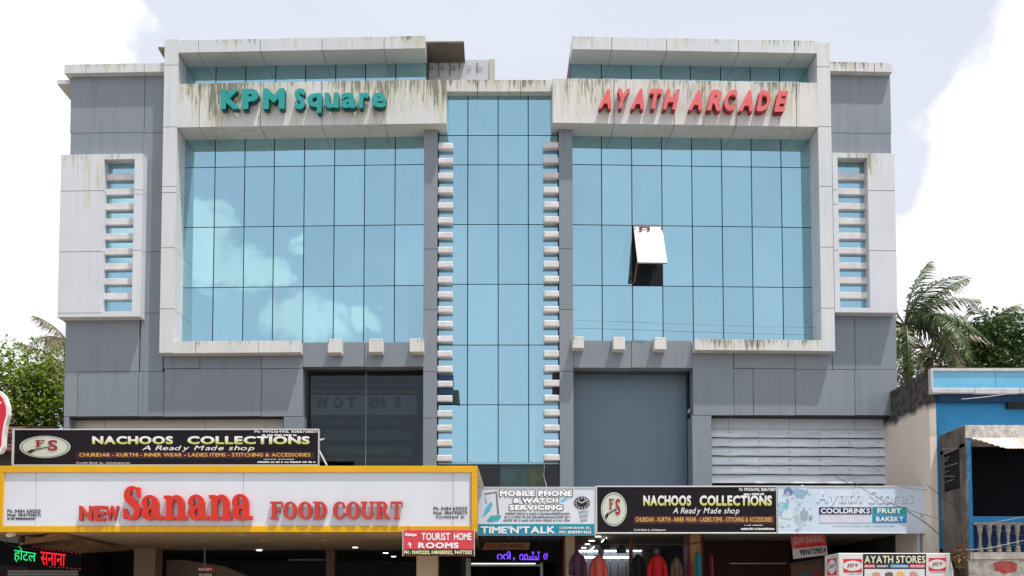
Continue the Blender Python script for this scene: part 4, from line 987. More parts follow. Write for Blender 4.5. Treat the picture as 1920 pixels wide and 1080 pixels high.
# ---- tourist home sign
yR = -1.98
th_ = thing('hanging_sign', 'small red sign reading TOURIST HOME ROOMS with a black phone number strip below', 'sign', G(822, 1042, yR))
gbox(755, 993.5, 889.5, 1042.5, yR+.008, .03).build('sign_face', mat('rose_red_print', (206, 62, 76), .45, var=.04), th_)
gbox(754.5, 993, 756, 1042.8, yR, .04, .002).build('sign_edge', alu, th_); gbox(888.5, 993, 890, 1042.8, yR, .04, .002).build('sign_edge', alu, th_)
plate(rect(756, 1030, 888.5, 1042), yR+.006, .0015).build('printed_band', mat('navy_black_print', (24, 24, 50), .5), th_)
line('TOURIST', rect(790, 999, 844, 1013), yR+.0055, th_, whp, .03, gap=.05); line('HOME', rect(851, 999, 884, 1013), yR+.0055, th_, whp, .03, gap=.05)
line('ROOMS', rect(784, 1017, 860, 1028), yR+.0055, th_, whp, .05, gap=.05)
line('PH : 9349221212, 04842838212, 9447731212', rect(758, 1032, 885, 1040), yR+.0045, th_, mat('yellow_print', (232, 226, 150), .5), .035, gap=.05)
plate([(768, 1027), (768, 1021), (764, 1021), (768, 1016), (772, 1021), (770.5, 1021), (770.5, 1027)], yR+.0055, .0012).build('printed_arrow', whp, th_)
marks(rect(760, 999, 781, 1006), yR+.0055, th_, whp, 4)
for X in (765, 883): MB().tube([G(X, 986, yR+.02), G(X, 994, yR+.02)], .008).build('hanging_wire', joint, th_)

# ---- scrolling LED signs and small shop signs
yl = -1.0
q = [(-6, 1059), (153, 1069), (153, 1036.5), (-6, 1013)]
led = thing('led_sign', 'black LED sign with green and red Hindi lettering at the bottom left', 'sign', G(74, 1065, yl))
plate(q, yl, .1).build('led_board', mat('led_black', (6, 6, 8), .7, spec=.1), led)
gr, rd_ = emis('green_led', (20, 200, 110), 1.0), emis('red_led', (220, 16, 30), 1.0)
place(font_mesh('होटल', .5, 2), [(26, 1053), (67, 1056.5), (68, 1030.5), (27, 1023)], yl-.006, .006).build('lit_lettering', gr, led)
place(font_mesh('सनाना', .5, 2), [(77, 1059), (122, 1062.5), (123, 1039.5), (76, 1034)], yl-.006, .006).build('lit_lettering', rd_, led)
m = MB()
for k in range(12): u = .42+k*.05; a = sub(q, u, u+.02, .93, .96); plate(a, yl-.006, .005, m)
for k in range(8): u = .62+k*.05; a = sub(q, u, u+.02, .05, .08); plate(a, yl-.006, .005, m)
m.build('red_border_leds', emis('dim_red_led', (170, 30, 40), .7), led)
pl = thing('led_sign', 'purple scrolling LED sign with Malayalam letters under the watch sign', 'sign', G(980, 1056, -.3))
plate(rect(884, 1031, 1044, 1054.5), -.3, .08).build('led_board', mat('led_black', (0, 0, 0)), pl)
vio = emis('violet_led', (120, 70, 255), 1.6)
for txt, X0, X1, Y0, Y1 in (('ററി', 932, 957, 1034, 1049), (',', 962.5, 965, 1045, 1051), ('വാച്ച്', 974, 1012, 1034, 1050), ('(', 1019, 1022, 1037, 1050), ('ര', 1023, 1027, 1037, 1050)):
    place(font_mesh(txt, .5, 2), rect(X0, Y0, X1, Y1), -.306, .006).build('lit_lettering', vio, pl)
single(MB().tube([G(884, 1056.8, -.32), G(1004, 1056.8, -.32)], .012), 'light_strip', emis('white_led', (255, 255, 250), 1.5), 'thin white light strip along the foot of the purple LED sign', 'lamp')
doorp = mat('door_post_green', (96, 112, 100), .3, var=.4, scale=5)
de = thing('shop_door_frame', 'greenish metal shop door frame under the purple LED sign', 'door frame', G(945, 1150, -.2))
for a, b in ((873.5, 882.5), (1013, 1018)): MB().box(gx(a, 1060, -.2), gx(b, 1060, -.2), -.2, -.1, .15, gz(1046 if a < 900 else 1050, -.2)).build('post', doorp, de)
MB().box(gx(882.6, 1060, -.2), gx(1012.9, 1060, -.2), -.2, -.1, gz(1061.5, -.2), gz(1058.5, -.2)).build('lintel', doorp, de)
ns = thing('small_sign', 'dim brown NO SMOKING sign hanging in shade under the watch sign', 'sign', G(945, 1040, .0))
plate([(898, 1041), (990, 1036), (994, 1017), (910, 1018)], 0, .02).build('sign_face', mat('dim_tan', (176, 128, 96), .7), ns)
line('NO SMOKING', [(912, 1027), (980, 1026), (982, 1019.5), (913, 1020)], -.002, ns, darkred, .02); marks([(904, 1036), (984, 1033), (984, 1028.5), (905, 1030)], -.002, ns, darkred, 14)

# shaded entrance roof and side shop pieces
er = thing('entrance_canopy', 'dark ribbed metal canopy above the shaded entrance under the watch sign', 'canopy', G(980, 1020, .5))
for k in range(9):
    X = 950+k*12; MB().prism([G(X, 1004, -.9), G(X+10.5, 1004, -.9), G(X+10.5-k*2-2, 1033, 1.5), G(X-k*2-2, 1033, 1.5)], (0, 0, .03)).build('roof_rib', mat('dark_sheet', (46, 48, 54), .6), er)

# ---- tilted phone number sign, dim shop sign, ice cream kiosk
yP = -.7
q = [(1488, 1048), (1552, 1040), (1547, 999), (1483, 1003)]
ph = thing('tilted_sign', 'crooked red and white board with phone number 9896729854 below the pale blue sign', 'sign', G(1517, 1044, yP))
plate(q, yP, .03).build('sign_face', mat('dull_white_print', (168, 160, 150), .6, var=.1), ph)
plate(sub(q, .0, 1, .42, 1.0), yP-.003, .002).build('printed_band', mat('dull_red_print', (168, 50, 46), .6, c2=(186, 84, 72), scale=6), ph)
plate(sub(q, .1, 1, .42, .56), yP-.0055, .002).build('printed_band', mat('deep_red_print', (176, 22, 22), .6), ph)
line('ODAM UNIVERSAL', sub(q, .04, .93, .62, .92), yP-.0055, ph, mat('pink_print', (206, 150, 140), .6), .02)
line('9896729854', sub(q, .2, .97, .10, .36), yP-.003, ph, blk, .03, gap=.06)
dq = [(1484, 1084), (1545, 1083), (1543, 1047), (1482, 1055)]
ds = thing('small_sign', 'dim shop sign in deep shade reading AYATH STORES, left of the ice cream kiosk', 'sign', G(1515, 1083, -.2))
plate(dq, -.2, .05).build('sign_face', mat('shaded_brown_print', (70, 52, 40), .7, var=.2), ds)
line('AYATH STORES', sub(dq, .03, .9, .45, .8), -.203, ds, mat('dull_orange_print', (110, 66, 40), .7), .025)
plate(sub(dq, .3, .65, .05, .32), -.203, .002).build('printed_box', mat('dull_teal', (40, 70, 80), .7), ds); plate(sub(dq, .66, .99, .05, .32), -.203, .002).build('printed_box', mat('dull_crimson', (110, 30, 28), .7), ds)
yK = -2.6
kk = thing('kiosk_sign', 'white kiosk header reading AYATH STORES between two red JOY logos', 'sign', G(1678, 1085, yK))
kz = -.0
wk = mat('kiosk_white', (208, 208, 210), .45, var=.05)
gbox(1573, 1037, 1783, 1150, yK, .5, .01).build('header_box', wk, kk)
MB().prism([G(1546.5, 1042, yK+.45), G(1572.4, 1037.5, yK), G(1572.4, 1150, yK), G(1546.5, 1150, yK+.45)], (.02, .04, 0)).build('header_side', mat('kiosk_side_white', (190, 190, 188), .5), kk)
jred = mat('logo_red_print', (206, 40, 44), .45)
def joy(q, yy, par, m=jred):
    def pl_(pts, y, mm, nm): return plate([tuple(sub(q, u, u, w, w)[0]) for u, w in pts], y, .002).build(nm, mm, par)
    pl_([(0, 0), (1, 0), (1, 1), (0, 1)], yy-.003, m, 'logo_block')
    e = [(.5+.55*math.cos(a)*abs(math.cos(a))**.2, .5+.38*math.sin(a)) for a in [2*math.pi*k/24 for k in range(24)]]
    pl_(e, yy-.006, wk, 'logo_oval')
    line('JOY', sub(q, .2, .8, .34, .66), yy-.009+.003, par, mat('logo_dark_red', (120, 24, 40), .5), .03, gap=.12)
joy(rect(1581.5, 1048, 1616, 1073.5), yK, kk); joy(rect(1741.5, 1046, 1774, 1070.5), yK, kk)
marks(rect(1588, 1075.5, 1614, 1077), yK, kk, mat('grey_print', (0, 0, 0)), 8); marks(rect(1744, 1072, 1772, 1073.5), yK, kk, mat('grey_print', (0, 0, 0)), 8)
sq = [(1551.5, 1079), (1568, 1077.5), (1568, 1046), (1551.5, 1049)]
Cq = [Vector(G(x, y, yK+.45-(x-1546.5)/26*.45-.012)) for x, y in sq]
MB().prism([tuple(c) for c in Cq], (0, .004, 0)).build('logo_block', jred, kk)
def onside(pts, off, m, nm):
    P_ = []
    for u, w in pts:
        c = Cq[0]*(1-u)*(1-w)+Cq[1]*u*(1-w)+Cq[2]*u*w+Cq[3]*(1-u)*w; P_.append((c.x, c.y-off, c.z))
    MB().prism(P_, (0, .003, 0)).build(nm, m, kk)
onside([(.5+.46*math.cos(a), .5+.44*math.sin(a)) for a in [2*math.pi*k/20 for k in range(20)]], .004, wk, 'logo_oval')
v, f = bold('J', .03, 16)
def side_txt(txt, u0, u1, w0, w1):
    x = 0; V = []; Fc = []
    for ch in txt:
        v, f = bold(ch, .03, 16); a = min(p[0] for p in v); b = max(p[0] for p in v); n = len(V)
        V += [(p[0]-a+x, p[1], p[2]) for p in v]; Fc += [tuple(i+n for i in t) for t in f]; x += b-a+.1
    xs = [p[0] for p in V]; ys = [p[1] for p in V]; out = []
    for p in V:
        u = u0+(u1-u0)*(p[0]-min(xs))/(max(xs)-min(xs)); w = w0+(w1-w0)*(p[1]-min(ys))/(max(ys)-min(ys))
        c = Cq[0]*(1-u)*(1-w)+Cq[1]*u*(1-w)+Cq[2]*u*w+Cq[3]*(1-u)*w; out.append((c.x, c.y-.006-.003*p[2], c.z))
    m = MB(); m.add(out, Fc); m.build('lettering', mat('logo_dark_red', (0, 0, 0)), kk)
side_txt('JOY', .18, .82, .34, .66)
plate(rect(1618, 1038.5, 1736.5, 1100), yK-.0015, .0013).build('printed_panel', mat('kiosk_navy', (34, 30, 44), .5), kk)
line('AYATH STORES', rect(1621, 1042, 1734.5, 1056), yK-.002, kk, mat('kiosk_cream', (222, 222, 188), .5), .02, gap=.08)
for (a, b, c, nm, tx) in ((1620, 1641, (196, 60, 66), 'k_r', 'FRUITS'), (1643, 1667, (60, 60, 84), 'k_d', 'BAKERY'), (1669, 1704, (40, 120, 176), 'k_b', 'COOLDRINKS'), (1706, 1734, (214, 64, 96), 'k_p', 'ICE CREAM')):
    plate(rect(a, 1058, b, 1065), yK-.003, .001).build('printed_box', mat(nm, c, .5), kk); line(tx, rect(a+1.5, 1059.8, b-1.5, 1063.4), yK-.0035, kk, whp, .02, gap=.08, th=.002)
plate(rect(1621, 1067, 1734, 1100), yK-.003, .001).build('printed_panel', mat('kiosk_pale', (206, 208, 212), .5), kk)
for X, c, nm in ((1643, (196, 150, 120), 'k1'), (1667, (110, 90, 84), 'k2'), (1689, (222, 170, 90), 'k3'), (1713, (190, 140, 130), 'k4')):
    plate([(X-7, 1084), (X-8, 1075), (X-3, 1071+(X % 3)), (X+3, 1072), (X+8, 1076), (X+7, 1084)], yK-.0042, .001).build('printed_picture', mat(nm, c, .5, var=.5, scale=30), kk)
single(MB().tube([G(1722, 1037, -1.15), G(1722, 1000, -1.15)], .045, 10), 'pipe', mat('grey_pipe', (176, 178, 182), .5), 'pale grey pipe between the blue sign and the kiosk header', 'pipe')

# ================================================================== CLOTHES ON SHOW
def garment(X, Y, wpx, y, c, label, c2=None, flare=1.25, sleeves=True, split=None):
    """a tunic on a hanger: lofted body, collar, two sleeves, hanger hook"""
    s = (y+20)/F; cx_, _, zt_ = G(X, Y, y); w = wpx*s/2*.86; H = min(1.15, zt_-.35)
    t = thing('hanging_tunic', label, 'clothes', (cx_, y, zt_-H), 'clothes on show outside the dress shop')
    m1 = mat('cloth_%d_%d_%d' % c, c, .85, c2=c2, scale=9, bump=.4)
    n = 18; prof = [(.30, .09, 0), (.42, .12, -.02), (.92, .14, -.06), (.98, .14, -.14), (.86, .17, -.30), (.80, .16, -.45), (.95, .2, -.62), (1.1*flare, .24, -.85), (1.2*flare, .26, -1.1)]
    v = []; f = []
    for a, b, z in prof:
        for k in range(n):
            an = 2*math.pi*k/n; fold = 1+(.07*math.sin(5*an+z*4) if z < -.4 else 0)
            v.append((cx_+w*a*.8*math.cos(an)*fold, y+b*math.sin(an)*fold, zt_+z*H/1.1))
    for i in range(len(prof)-1):
        for k in range(n): f.append((i*n+k, i*n+(k+1) % n, (i+1)*n+(k+1) % n, (i+1)*n+k))
    m = MB(); m.add(v, f); m.build('body', m1, t, smooth=True)
    if sleeves:
        for sd in (-1, 1): MB().tube([(cx_+sd*w*.62, y, zt_-.10), (cx_+sd*w*.92, y-.01, zt_-.26), (cx_+sd*w*1.08, y-.03, zt_-.52)], [.05, .06, .055], 10).build('sleeve', m1, t, smooth=True)
    MB().tube([(cx_-.10, y, zt_-.03), (cx_, y, zt_+.03), (cx_, y, zt_+.10), (cx_+.03, y, zt_+.13)], .008).build('hanger_hook', joint, t)
    return t
garment(1083, 1036, 28, -.5, (52, 26, 42), 'dark plum patterned tunic hung beside the sand coloured pillar', (84, 50, 74))
garment(1093, 1043, 14, -.35, (206, 66, 30), 'bright orange tunic just right of the plum one', sleeves=False)
garment(1122, 1041, 30, -.3, (190, 84, 72), 'coral red tunic, left one of those in front of the lit shelves')
garment(1196, 1039, 22, -.1, (16, 16, 18), 'black tunic right of the brown post')
garment(1232, 1040, 34, -.3, (170, 18, 26), 'deep red wide tunic in the middle of the dress shop front')
garment(1268, 1045, 18, -.2, (120, 98, 78), 'beige patterned tunic right of the deep red one', (70, 56, 46))
garment(1309, 1037, 17, -.5, (20, 106, 122), 'teal tunic hung on the tan and red pillar', sleeves=False)
garment(1333, 1040, 9, -.4, (130, 40, 44), 'narrow maroon cloth hanging right of the teal tunic', sleeves=False)
garment(1292, 1052, 8, -.3, (110, 24, 28), 'dark red scarf hanging left of the tan and red pillar', sleeves=False)
hm = mat('mannequin_head', (84, 80, 78), .6)
for X, Y in ((1127, 1036), (1231, 1036)):
    c = G(X, Y, -.25 if X > 1200 else -.25); m = MB(); m.lathe([(.01, -.13), (.05, -.11), (.05, -.05), (.07, -.01), (.075, .05), (.05, .10), (.01, .12)], c, 12)
    single(m, 'mannequin_head', hm, 'grey mannequin head above the %s tunic' % ('coral red' if X < 1200 else 'deep red'), 'mannequin', 'mannequin heads in the dress shop', smooth=True)
single(MB().tube([G(1080, 1014, -.2), G(1128, 1020, -.2), G(1292, 1021, -.2), G(1318, 1016, -.2)], .014), 'clothes_rail', mat('rail_dark', (60, 56, 54), .5), 'dark rail strung across the dress shop front', 'rail')
for X, Y in ((1135, 1022), (1165, 1029)):
    c = G(X, Y+8, 0); m = MB(); m.lathe([(.11, 0), (.12, .08), (.05, .18), (.02, .24), (.012, .30)], c, 10)
    single(m, 'hanging_lantern', mat('dark_bag', (34, 34, 40), .7), 'dark bell shaped bag hanging from the rail, %s' % ('the left one by the coral tunic' if X < 1150 else 'the right one by the brown post'), 'bag', 'bags hung on the rail', smooth=True)
# ---- left shop bits
single(MB().prism([G(20, 1024, -.9), G(100, 999, -1.4), G(120, 998.5, -1.4), G(240, 1030, 2.2), G(150, 1035, .6)], (0, 0, -.03)), 'tarpaulin', mat('brown_tarpaulin', (150, 116, 80), .8, c2=(110, 84, 58), scale=5, bump=.8), 'brown cloth awning slung above the Hindi LED sign', 'awning')
cc = thing('security_camera', 'small black and white security camera under the left end of the yellow frame', 'camera', G(22, 1006, -1.5))
MB().tube([G(15, 1003, -1.5), G(25, 1001, -1.62)], .055, 10).build('camera_body', mat('cam_white', (220, 220, 214), .4), cc)
MB().tube([G(13.6, 1003.4, -1.48), G(15, 1003, -1.5)], .058, 10).build('camera_lens', joint, cc)
MB().tube([G(19, 1002, -1.5), G(19, 996, -1.45)], .015).build('camera_bracket', joint, cc)
single(MB().box(gx(37, 1010, -1.4), gx(42, 1010, -1.4), -1.4, -1.3, gz(1017, -1.4), gz(1005, -1.4)), 'junction_box', joint, 'small black box on the wall above the green Hindi word', 'box')
ng = thing('roller_shutter', 'grey roller shutter below the Hindi LED sign', 'shutter', G(80, 1150, .2))
for k in range(8): gbox(14, 1069+k*5, 146, 1073.4+k*5, .2, .04, .008).build('shutter_slat', mat('grey_shutter', (120, 126, 130), .5), ng)
single(gbox(-30, 1000, 34, 1020, -.2, .05), 'wall_board', mat('grey_board', (130, 134, 142), .7), 'pale grey board high on the wall under the left end of the yellow frame', 'board')
nt_ = thing('hanging_notice', 'small red and white notice hanging on a rod under the canopy', 'sign', G(388, 1080, 1.4))
gbox(371, 1062, 404, 1072.5, 1.4, .02).build('notice_top', mat('notice_red', (150, 30, 34), .6), nt_); gbox(371, 1073, 404, 1090, 1.4, .02).build('notice_bottom', mat('notice_dark', (50, 40, 40), .6), nt_)
line('BAKERY', rect(373, 1065, 398, 1070), 1.397, nt_, whp, .02); line('RESTAURANT', rect(373, 1075.5, 398, 1080), 1.397, nt_, whp, .02)
MB().tube([G(384, 1024.5, 1.42), G(384, 1062, 1.42)], .02).build('rod', mat('rod_grey', (120, 116, 108), .6), nt_)
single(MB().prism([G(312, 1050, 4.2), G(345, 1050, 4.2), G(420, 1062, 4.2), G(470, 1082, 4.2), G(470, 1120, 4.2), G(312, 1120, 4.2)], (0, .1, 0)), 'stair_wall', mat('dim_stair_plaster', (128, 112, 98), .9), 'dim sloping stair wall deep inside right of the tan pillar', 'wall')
single(gbox(541, 1048, 610, 1051, 4.0, .05), 'ceiling_rail', mat('rod_grey', (0, 0, 0)), 'thin grey rail deep in the dark left of the brown pillar', 'rail')

# ================================================================== RED SIGN AT THE LEFT EDGE
rs = thing('round_sign', 'red sign with thick white rim, cut by the left edge of the picture', 'sign', G(-20, 852, -2.4))
out = [(-60, 722), (-25, 724), (0, 733), (9, 743), (15, 760), (15.5, 778), (10, 797), (7.5, 815), (6.5, 838), (1, 848), (-10, 852), (-60, 852)]
inn = [(-60, 727), (-26, 729), (-3, 737), (5, 747), (11, 762), (11.5, 777), (6, 796), (3.5, 814), (2.5, 834), (-2, 843), (-12, 847), (-60, 847)]
plate(out, -2.4, .12).build('white_rim', mat('rim_white', (225, 222, 222), .5), rs); plate(inn, -2.405, .004).build('red_face', mat('sign_red', (206, 24, 56), .45), rs)
plate([(-30, 748), (-2, 751), (3, 755), (0, 758), (-30, 757)], -2.409, .003).build('white_mark', whp, rs)
MB().tube([G(-40, 852, -2.3), G(-40, 1295, -2.3)], .05).build('sign_pole', joint, rs)
# dark tiled roof of the small building at far left
tr = thing('tiled_roof_house', 'small dark house with reddish tiled roof behind the left end of the black sign', 'house', G(-60, 1200, 1.5))
MB().box(gx(-420, 850, 1.8), gx(55, 850, 1.8), 1.8, 6, 0, gz(845, 1.8)).build('wall', mat('dark_plaster', (70, 64, 60), .9), tr)
rt = mat('clay_tile', (88, 54, 48), .85, var=.3, scale=4)
zt0, zt1 = gz(846, 1.4), gz(800, 3.2)
for j in range(6):
    for i in range(14):
        x0 = gx(-300, 820, 2)+i*.36; u0, u1 = j/6, (j+1)/6
        if x0 > gx(50, 820, 2): continue
        ya, yb2 = 1.4+1.8*u0, 1.4+1.8*u1+.05; za, zb2 = zt0+(zt1-zt0)*u0+.03, zt0+(zt1-zt0)*u1+.01
        m = MB(); m.add([(x0, ya, za), (x0+.33, ya, za), (x0+.33, yb2, zb2), (x0, yb2, zb2), (x0, ya, za-.03), (x0+.33, ya, za-.03), (x0+.33, yb2, zb2-.03), (x0, yb2, zb2-.03)], [(0, 1, 2, 3), (4, 7, 6, 5), (0, 4, 5, 1), (1, 5, 6, 2), (2, 6, 7, 3), (3, 7, 4, 0)]); m.build('roof_tile', rt, tr)

# ================================================================== BLUE HOUSE
yH = -1.6
hs = thing('blue_house', 'blue painted two storey house at the right with stained side wall, porch opening and balustrade', 'house', (9.41, yH, 0))
hx = 9.41; hx2 = 18.0
blu = mat('blue_house_paint', (22, 118, 170), .65, c2=(40, 128, 176), scale=2.2, bump=.15)
beige = mat('beige_plaster', (186, 176, 164), .8, var=.04, scale=1)
zpar = gz(690, -1.7); zstain = gz(770, yH)
# side wall: plaster with black mould above
m, nt, b = nodes('mould_plaster'); N = nt.nodes; L = nt.links
geo = N.new('ShaderNodeNewGeometry'); sep = N.new('ShaderNodeSeparateXYZ'); L.new(geo.outputs['Position'], sep.inputs[0])
nz = N.new('ShaderNodeTexNoise'); nz.inputs['Scale'].default_value = 2.6; nz.inputs['Detail'].default_value = 8; nz.inputs['Roughness'].default_value = .7; L.new(geo.outputs['Position'], nz.inputs['Vector'])
ad = N.new('ShaderNodeMath'); ad.operation = 'MULTIPLY_ADD'; L.new(nz.outputs['Fac'], ad.inputs[0]); ad.inputs[1].default_value = .45; L.new(sep.outputs['Z'], ad.inputs[2])
mr = N.new('ShaderNodeMapRange'); mr.inputs['From Min'].default_value = 6.25; mr.inputs['From Max'].default_value = 6.42; L.new(ad.outputs[0], mr.inputs['Value'])
nz2 = N.new('ShaderNodeTexNoise'); nz2.inputs['Scale'].default_value = 7; nz2.inputs['Detail'].default_value = 8; L.new(geo.outputs['Position'], nz2.inputs['Vector'])
cr = N.new('ShaderNodeValToRGB'); L.new(nz2.outputs['Fac'], cr.inputs[0]); cr.color_ramp.elements[0].position = .35; cr.color_ramp.elements[0].color = rgb(44, 40, 40); cr.color_ramp.elements[1].position = .7; cr.color_ramp.elements[1].color = rgb(96, 88, 86)
mx = N.new('ShaderNodeMix'); mx.data_type = 'RGBA'; L.new(mr.outputs[0], mx.inputs[0]); mx.inputs[6].default_value = rgb(226, 214, 200); L.new(cr.outputs[0], mx.inputs[7]); L.new(mx.outputs[2], b.inputs['Base Color']); b.inputs['Roughness'].default_value = .9
mould = m
MB().box(hx, hx+.15, yH+.005, 6, 0, zpar-.02).build('side_wall', mould, hs)
MB().box(hx+.155, hx2, yH, yH+.2, 3.0, gz(738, yH)).build('front_wall', blu, hs)
MB().box(hx+.155, hx2, yH+.005+.2, 6, gz(745, yH)-.1, gz(742, yH)).build('roof_slab', brown, hs)
# parapet: white framed glossy light blue panels
yp = -1.75
pw = mat('parapet_white', (205, 205, 208), .7, c2=(176, 172, 168), scale=5, bump=.2)
px0 = hx-.02
MB().box(px0, hx2, yp, yp+.12, gz(695.5, yp), gz(690, yp)).build('parapet_coping', pw, hs)
MB().box(px0, px0+.045, yp, yp+.12, gz(728, yp), gz(695.6, yp)).build('parapet_edge', pw, hs)
for k in range(5):
    a = 1750+k*0; x0 = px0+[0, .93, 1.9, 2.8, 3.8][k]; x1 = px0+[.925, 1.895, 2.795, 3.795, 8.5][k]
    MB().cbox(x0, x1, yp-.03, yp+.12, gz(737, yp)-(k % 2)*.012, gz(728.2, yp), .01).build('parapet_sill_stone', pw, hs)
pb = mat('glossy_light_blue', (88, 168, 208), .12, c2=(120, 190, 220), scale=1.5, spec=.8, stretch=(.4, 1, 2))
for x0, x1 in ((px0+.05, px0+1.4), (px0+1.41, px0+2.9), (px0+2.91, hx2)): MB().box(x0, x1, yp+.03, yp+.06, gz(728, yp)+.005, gz(695.6, yp)-.005).build('parapet_panel', pb, hs)
MB().box(px0+.01, hx2, yp+.13, yH-.002+.14, gz(738, yH), gz(736, yH)).build('parapet_base', mat('eave_shade_blue', (18, 62, 96), .7), hs) if False else None
MB().box(hx+.16, hx2, yp+.06, yH-.003, gz(753, yp), gz(737.6, yp)).build('eave_shade_band', mat('eave_shade_blue', (10, 50, 84), .7), hs)  # dark navy strip added to stand for the shade under the parapet
MB().box(gx(1893, 760, yp), hx2, yp+.05, yH-.003, gz(764, yp), gz(753.4, yp)).build('dark_lintel', mat('dark_lintel', (16, 18, 24), .7), hs)
# porch
yq = -2.6; qx = gx(1812, 900, yq); zq = gz(797, yq)
wea = mat('weathered_concrete', (122, 112, 104), .9, c2=(62, 56, 54), scale=3.5, bump=.5, stretch=(1, 1, .5))
grim = mat('peeling_white', (226, 224, 218), .85, c2=(150, 142, 132), scale=7, bump=.8)
MB().box(qx, hx2, yq, yH-.005, gz(821, yq), zq).build('porch_roof', grim, hs)
MB().box(qx-.012, qx-.001, yq+.01, yH-.006, gz(837, yq), zq-.01).build('porch_side_band', wea, hs)
MB().box(qx-.01, qx+.03, yq, yq+.12, gz(1040, yq), gz(821.5, yq)).build('porch_corner', wea, hs)
MB().box(qx+.031, qx+.12, yq+.01, yq+.14, gz(1035, yq), gz(821.5, yq)).build('porch_post', blu, hs)
MB().box(qx+.121, hx2, yq+.01, yq+.14, gz(980, yq), gz(968, yq)).build('window_sill_band', blu, hs)
MB().box(qx+.121, hx2, yq+.93, yq+.95, gz(975, yq)-.4, gz(822, yq)).build('dark_window', mat('dark_window', (3, 9, 16), .6, spec=.1), hs)
MB().box(qx+.121, hx2, yq+.30, yq+.36, gz(1045, yq), gz(980, yq)-.005).build('balcony_back', mat('deep_blue', (10, 62, 112), .6), hs)
# side face of porch with a barred opening
def sx(X, Y):   # point on the porch side face
    d = ray(X, Y); t = qx/d[0]; return (qx, -20+t*d[1], EYE[2]+t*d[2])
A = [sx(1766, 1085), sx(1766, 920), sx(1811, 920), sx(1811, 1085)]
def sidep(Ya, Yb, Xa, Xb, nm, m_, off=0.0):
    y0, y1 = sx(Xb, 900)[1], sx(Xa, 900)[1]; zt2, zb3 = sx(1790, Ya)[2], sx(1790, Yb)[2]
    return MB().box(qx-.012+off, qx+.02+off, y0, y1, zb3, zt2).build(nm, m_, hs)
sidep(838, 1200, 1801, 1811.5, 'side_pier', wea); sidep(838, 1200, 1765.5, 1771, 'side_pier', wea); sidep(918, 1200, 1771.2, 1800.8, 'side_wall_below', wea)
MB().box(qx+.05, qx+.08, yq+.15, yH-.03, sx(1790, 925)[2], sx(1790, 830)[2]).build('vent_dark', mat('dark_room', (0, 0, 0)), hs)
gm = mat('pale_bar', (150, 152, 158), .5, metal=.4)
for k, (a, b_) in enumerate((((1768, 842), (1796, 840)), ((1770, 852), (1794, 843)), ((1772, 861), (1782, 856)), ((1773, 876), (1797, 868)), ((1774, 886), (1780, 883)), ((1774, 893), (1792, 893)), ((1775, 904), (1790, 899)), ((1770, 866), (1779, 863)))):
    p0, p1 = Vector(sx(*a)), Vector(sx(*b_)); p0.x -= .02; p1.x -= .02; MB().tube([p0, p1], .009, 5).build('loose_bar', gm, hs)
for k in range(7):
    p0, p1 = Vector(sx(1773+k*4, 838)), Vector(sx(1773+k*4, 918)); p0.x += .02; p1.x += .02; MB().tube([p0, (p1.x, p0.y, p1.z)], .01, 5).build('grille_bar', mat('grille_grey', (44, 46, 52), .6), hs)
# awning sheet over the window: separate corrugated ribs
aw = mat('faded_pink_sheet', (226, 208, 198), .7, c2=(190, 150, 136), scale=5, stretch=(1, .3, 1))
ax0 = gx(1822, 822, yq); zT, zB = gz(821.5, yq), gz(842, -3.0)
nn = 34
for k in range(nn):
    xa = ax0+k*.07; u = k*.07
    lo = min(1.0, max(.12, (u+.03)/.42))     # left end cut on the slant
    y1_, z1_ = yq-.01-.45*lo, zT+(zB-zT)*lo
    m = MB(); h_ = .012
    v = [(xa, yq-.01, zT), (xa+.035, yq-.01, zT+h_), (xa+.07, yq-.01, zT), (xa, y1_, z1_), (xa+.035, y1_, z1_+h_), (xa+.07, y1_, z1_)]
    v += [(x, y, z-.004) for x, y, z in v]
    m.add(v, [(0, 3, 4, 1), (1, 4, 5, 2), (6, 7, 10, 9), (7, 8, 11, 10), (3, 9, 10, 4), (4, 10, 11, 5)]); m.build('awning_rib', aw, hs)
# balusters
bal = mat('baluster_stone', (168, 162, 156), .85, c2=(120, 114, 110), scale=8, bump=.3)
MB().box(qx+.122, hx2, yq-.03, yq+.0, gz(984.5, yq), gz(979.5, yq)).build('handrail', bal, hs)
zb0, zb1 = gz(1035, yq), gz(985, yq); hb = zb1-zb0
prof = [(.05, 0), (.05, .06), (.035, .075), (.045, .10), (.05, .16), (.032, .24), (.024, .40), (.022, .5), (.03, .54), (.024, .58), (.034, .68), (.048, .80), (.05, .86), (.035, .9), (.055, .93), (.055, 1)]
b0 = None
for k in range(12):
    X = 1836.5+17.5*k; x = gx(X, 1010, yq)
    if b0 is None:
        m = MB(); m.lathe([(r*1.05, z*hb) for r, z in prof], (0, 0, 0), 12); b0 = m.build('baluster', bal, None, smooth=True); o = b0
        o.parent = hs
    else:
        o = b0.copy(); COL.objects.link(o)
    o.location = (x-hs.location.x, yq-.02-hs.location.y, zb0-hs.location.z)
stw = mat('stained_plaster', (196, 190, 180), .85, c2=(130, 120, 112), scale=3, bump=.3)
MB().box(qx-.01, hx2, yq-.1, yq+.3, gz(1049, yq), gz(1036, yq)).build('balcony_slab', stw, hs)
MB().box(qx, hx2, yq-.02, yq+.2, 0, gz(1049.5, yq)).build('lower_wall', grim, hs)
plate([(1862, 1056), (1878, 1052), (1900, 1053), (1908, 1058), (1906, 1072), (1884, 1076), (1866, 1070)], yq-.024, .003).build('red_paint_patch', mat('red_paint', (170, 40, 38), .8, c2=(190, 110, 100), scale=9), hs)
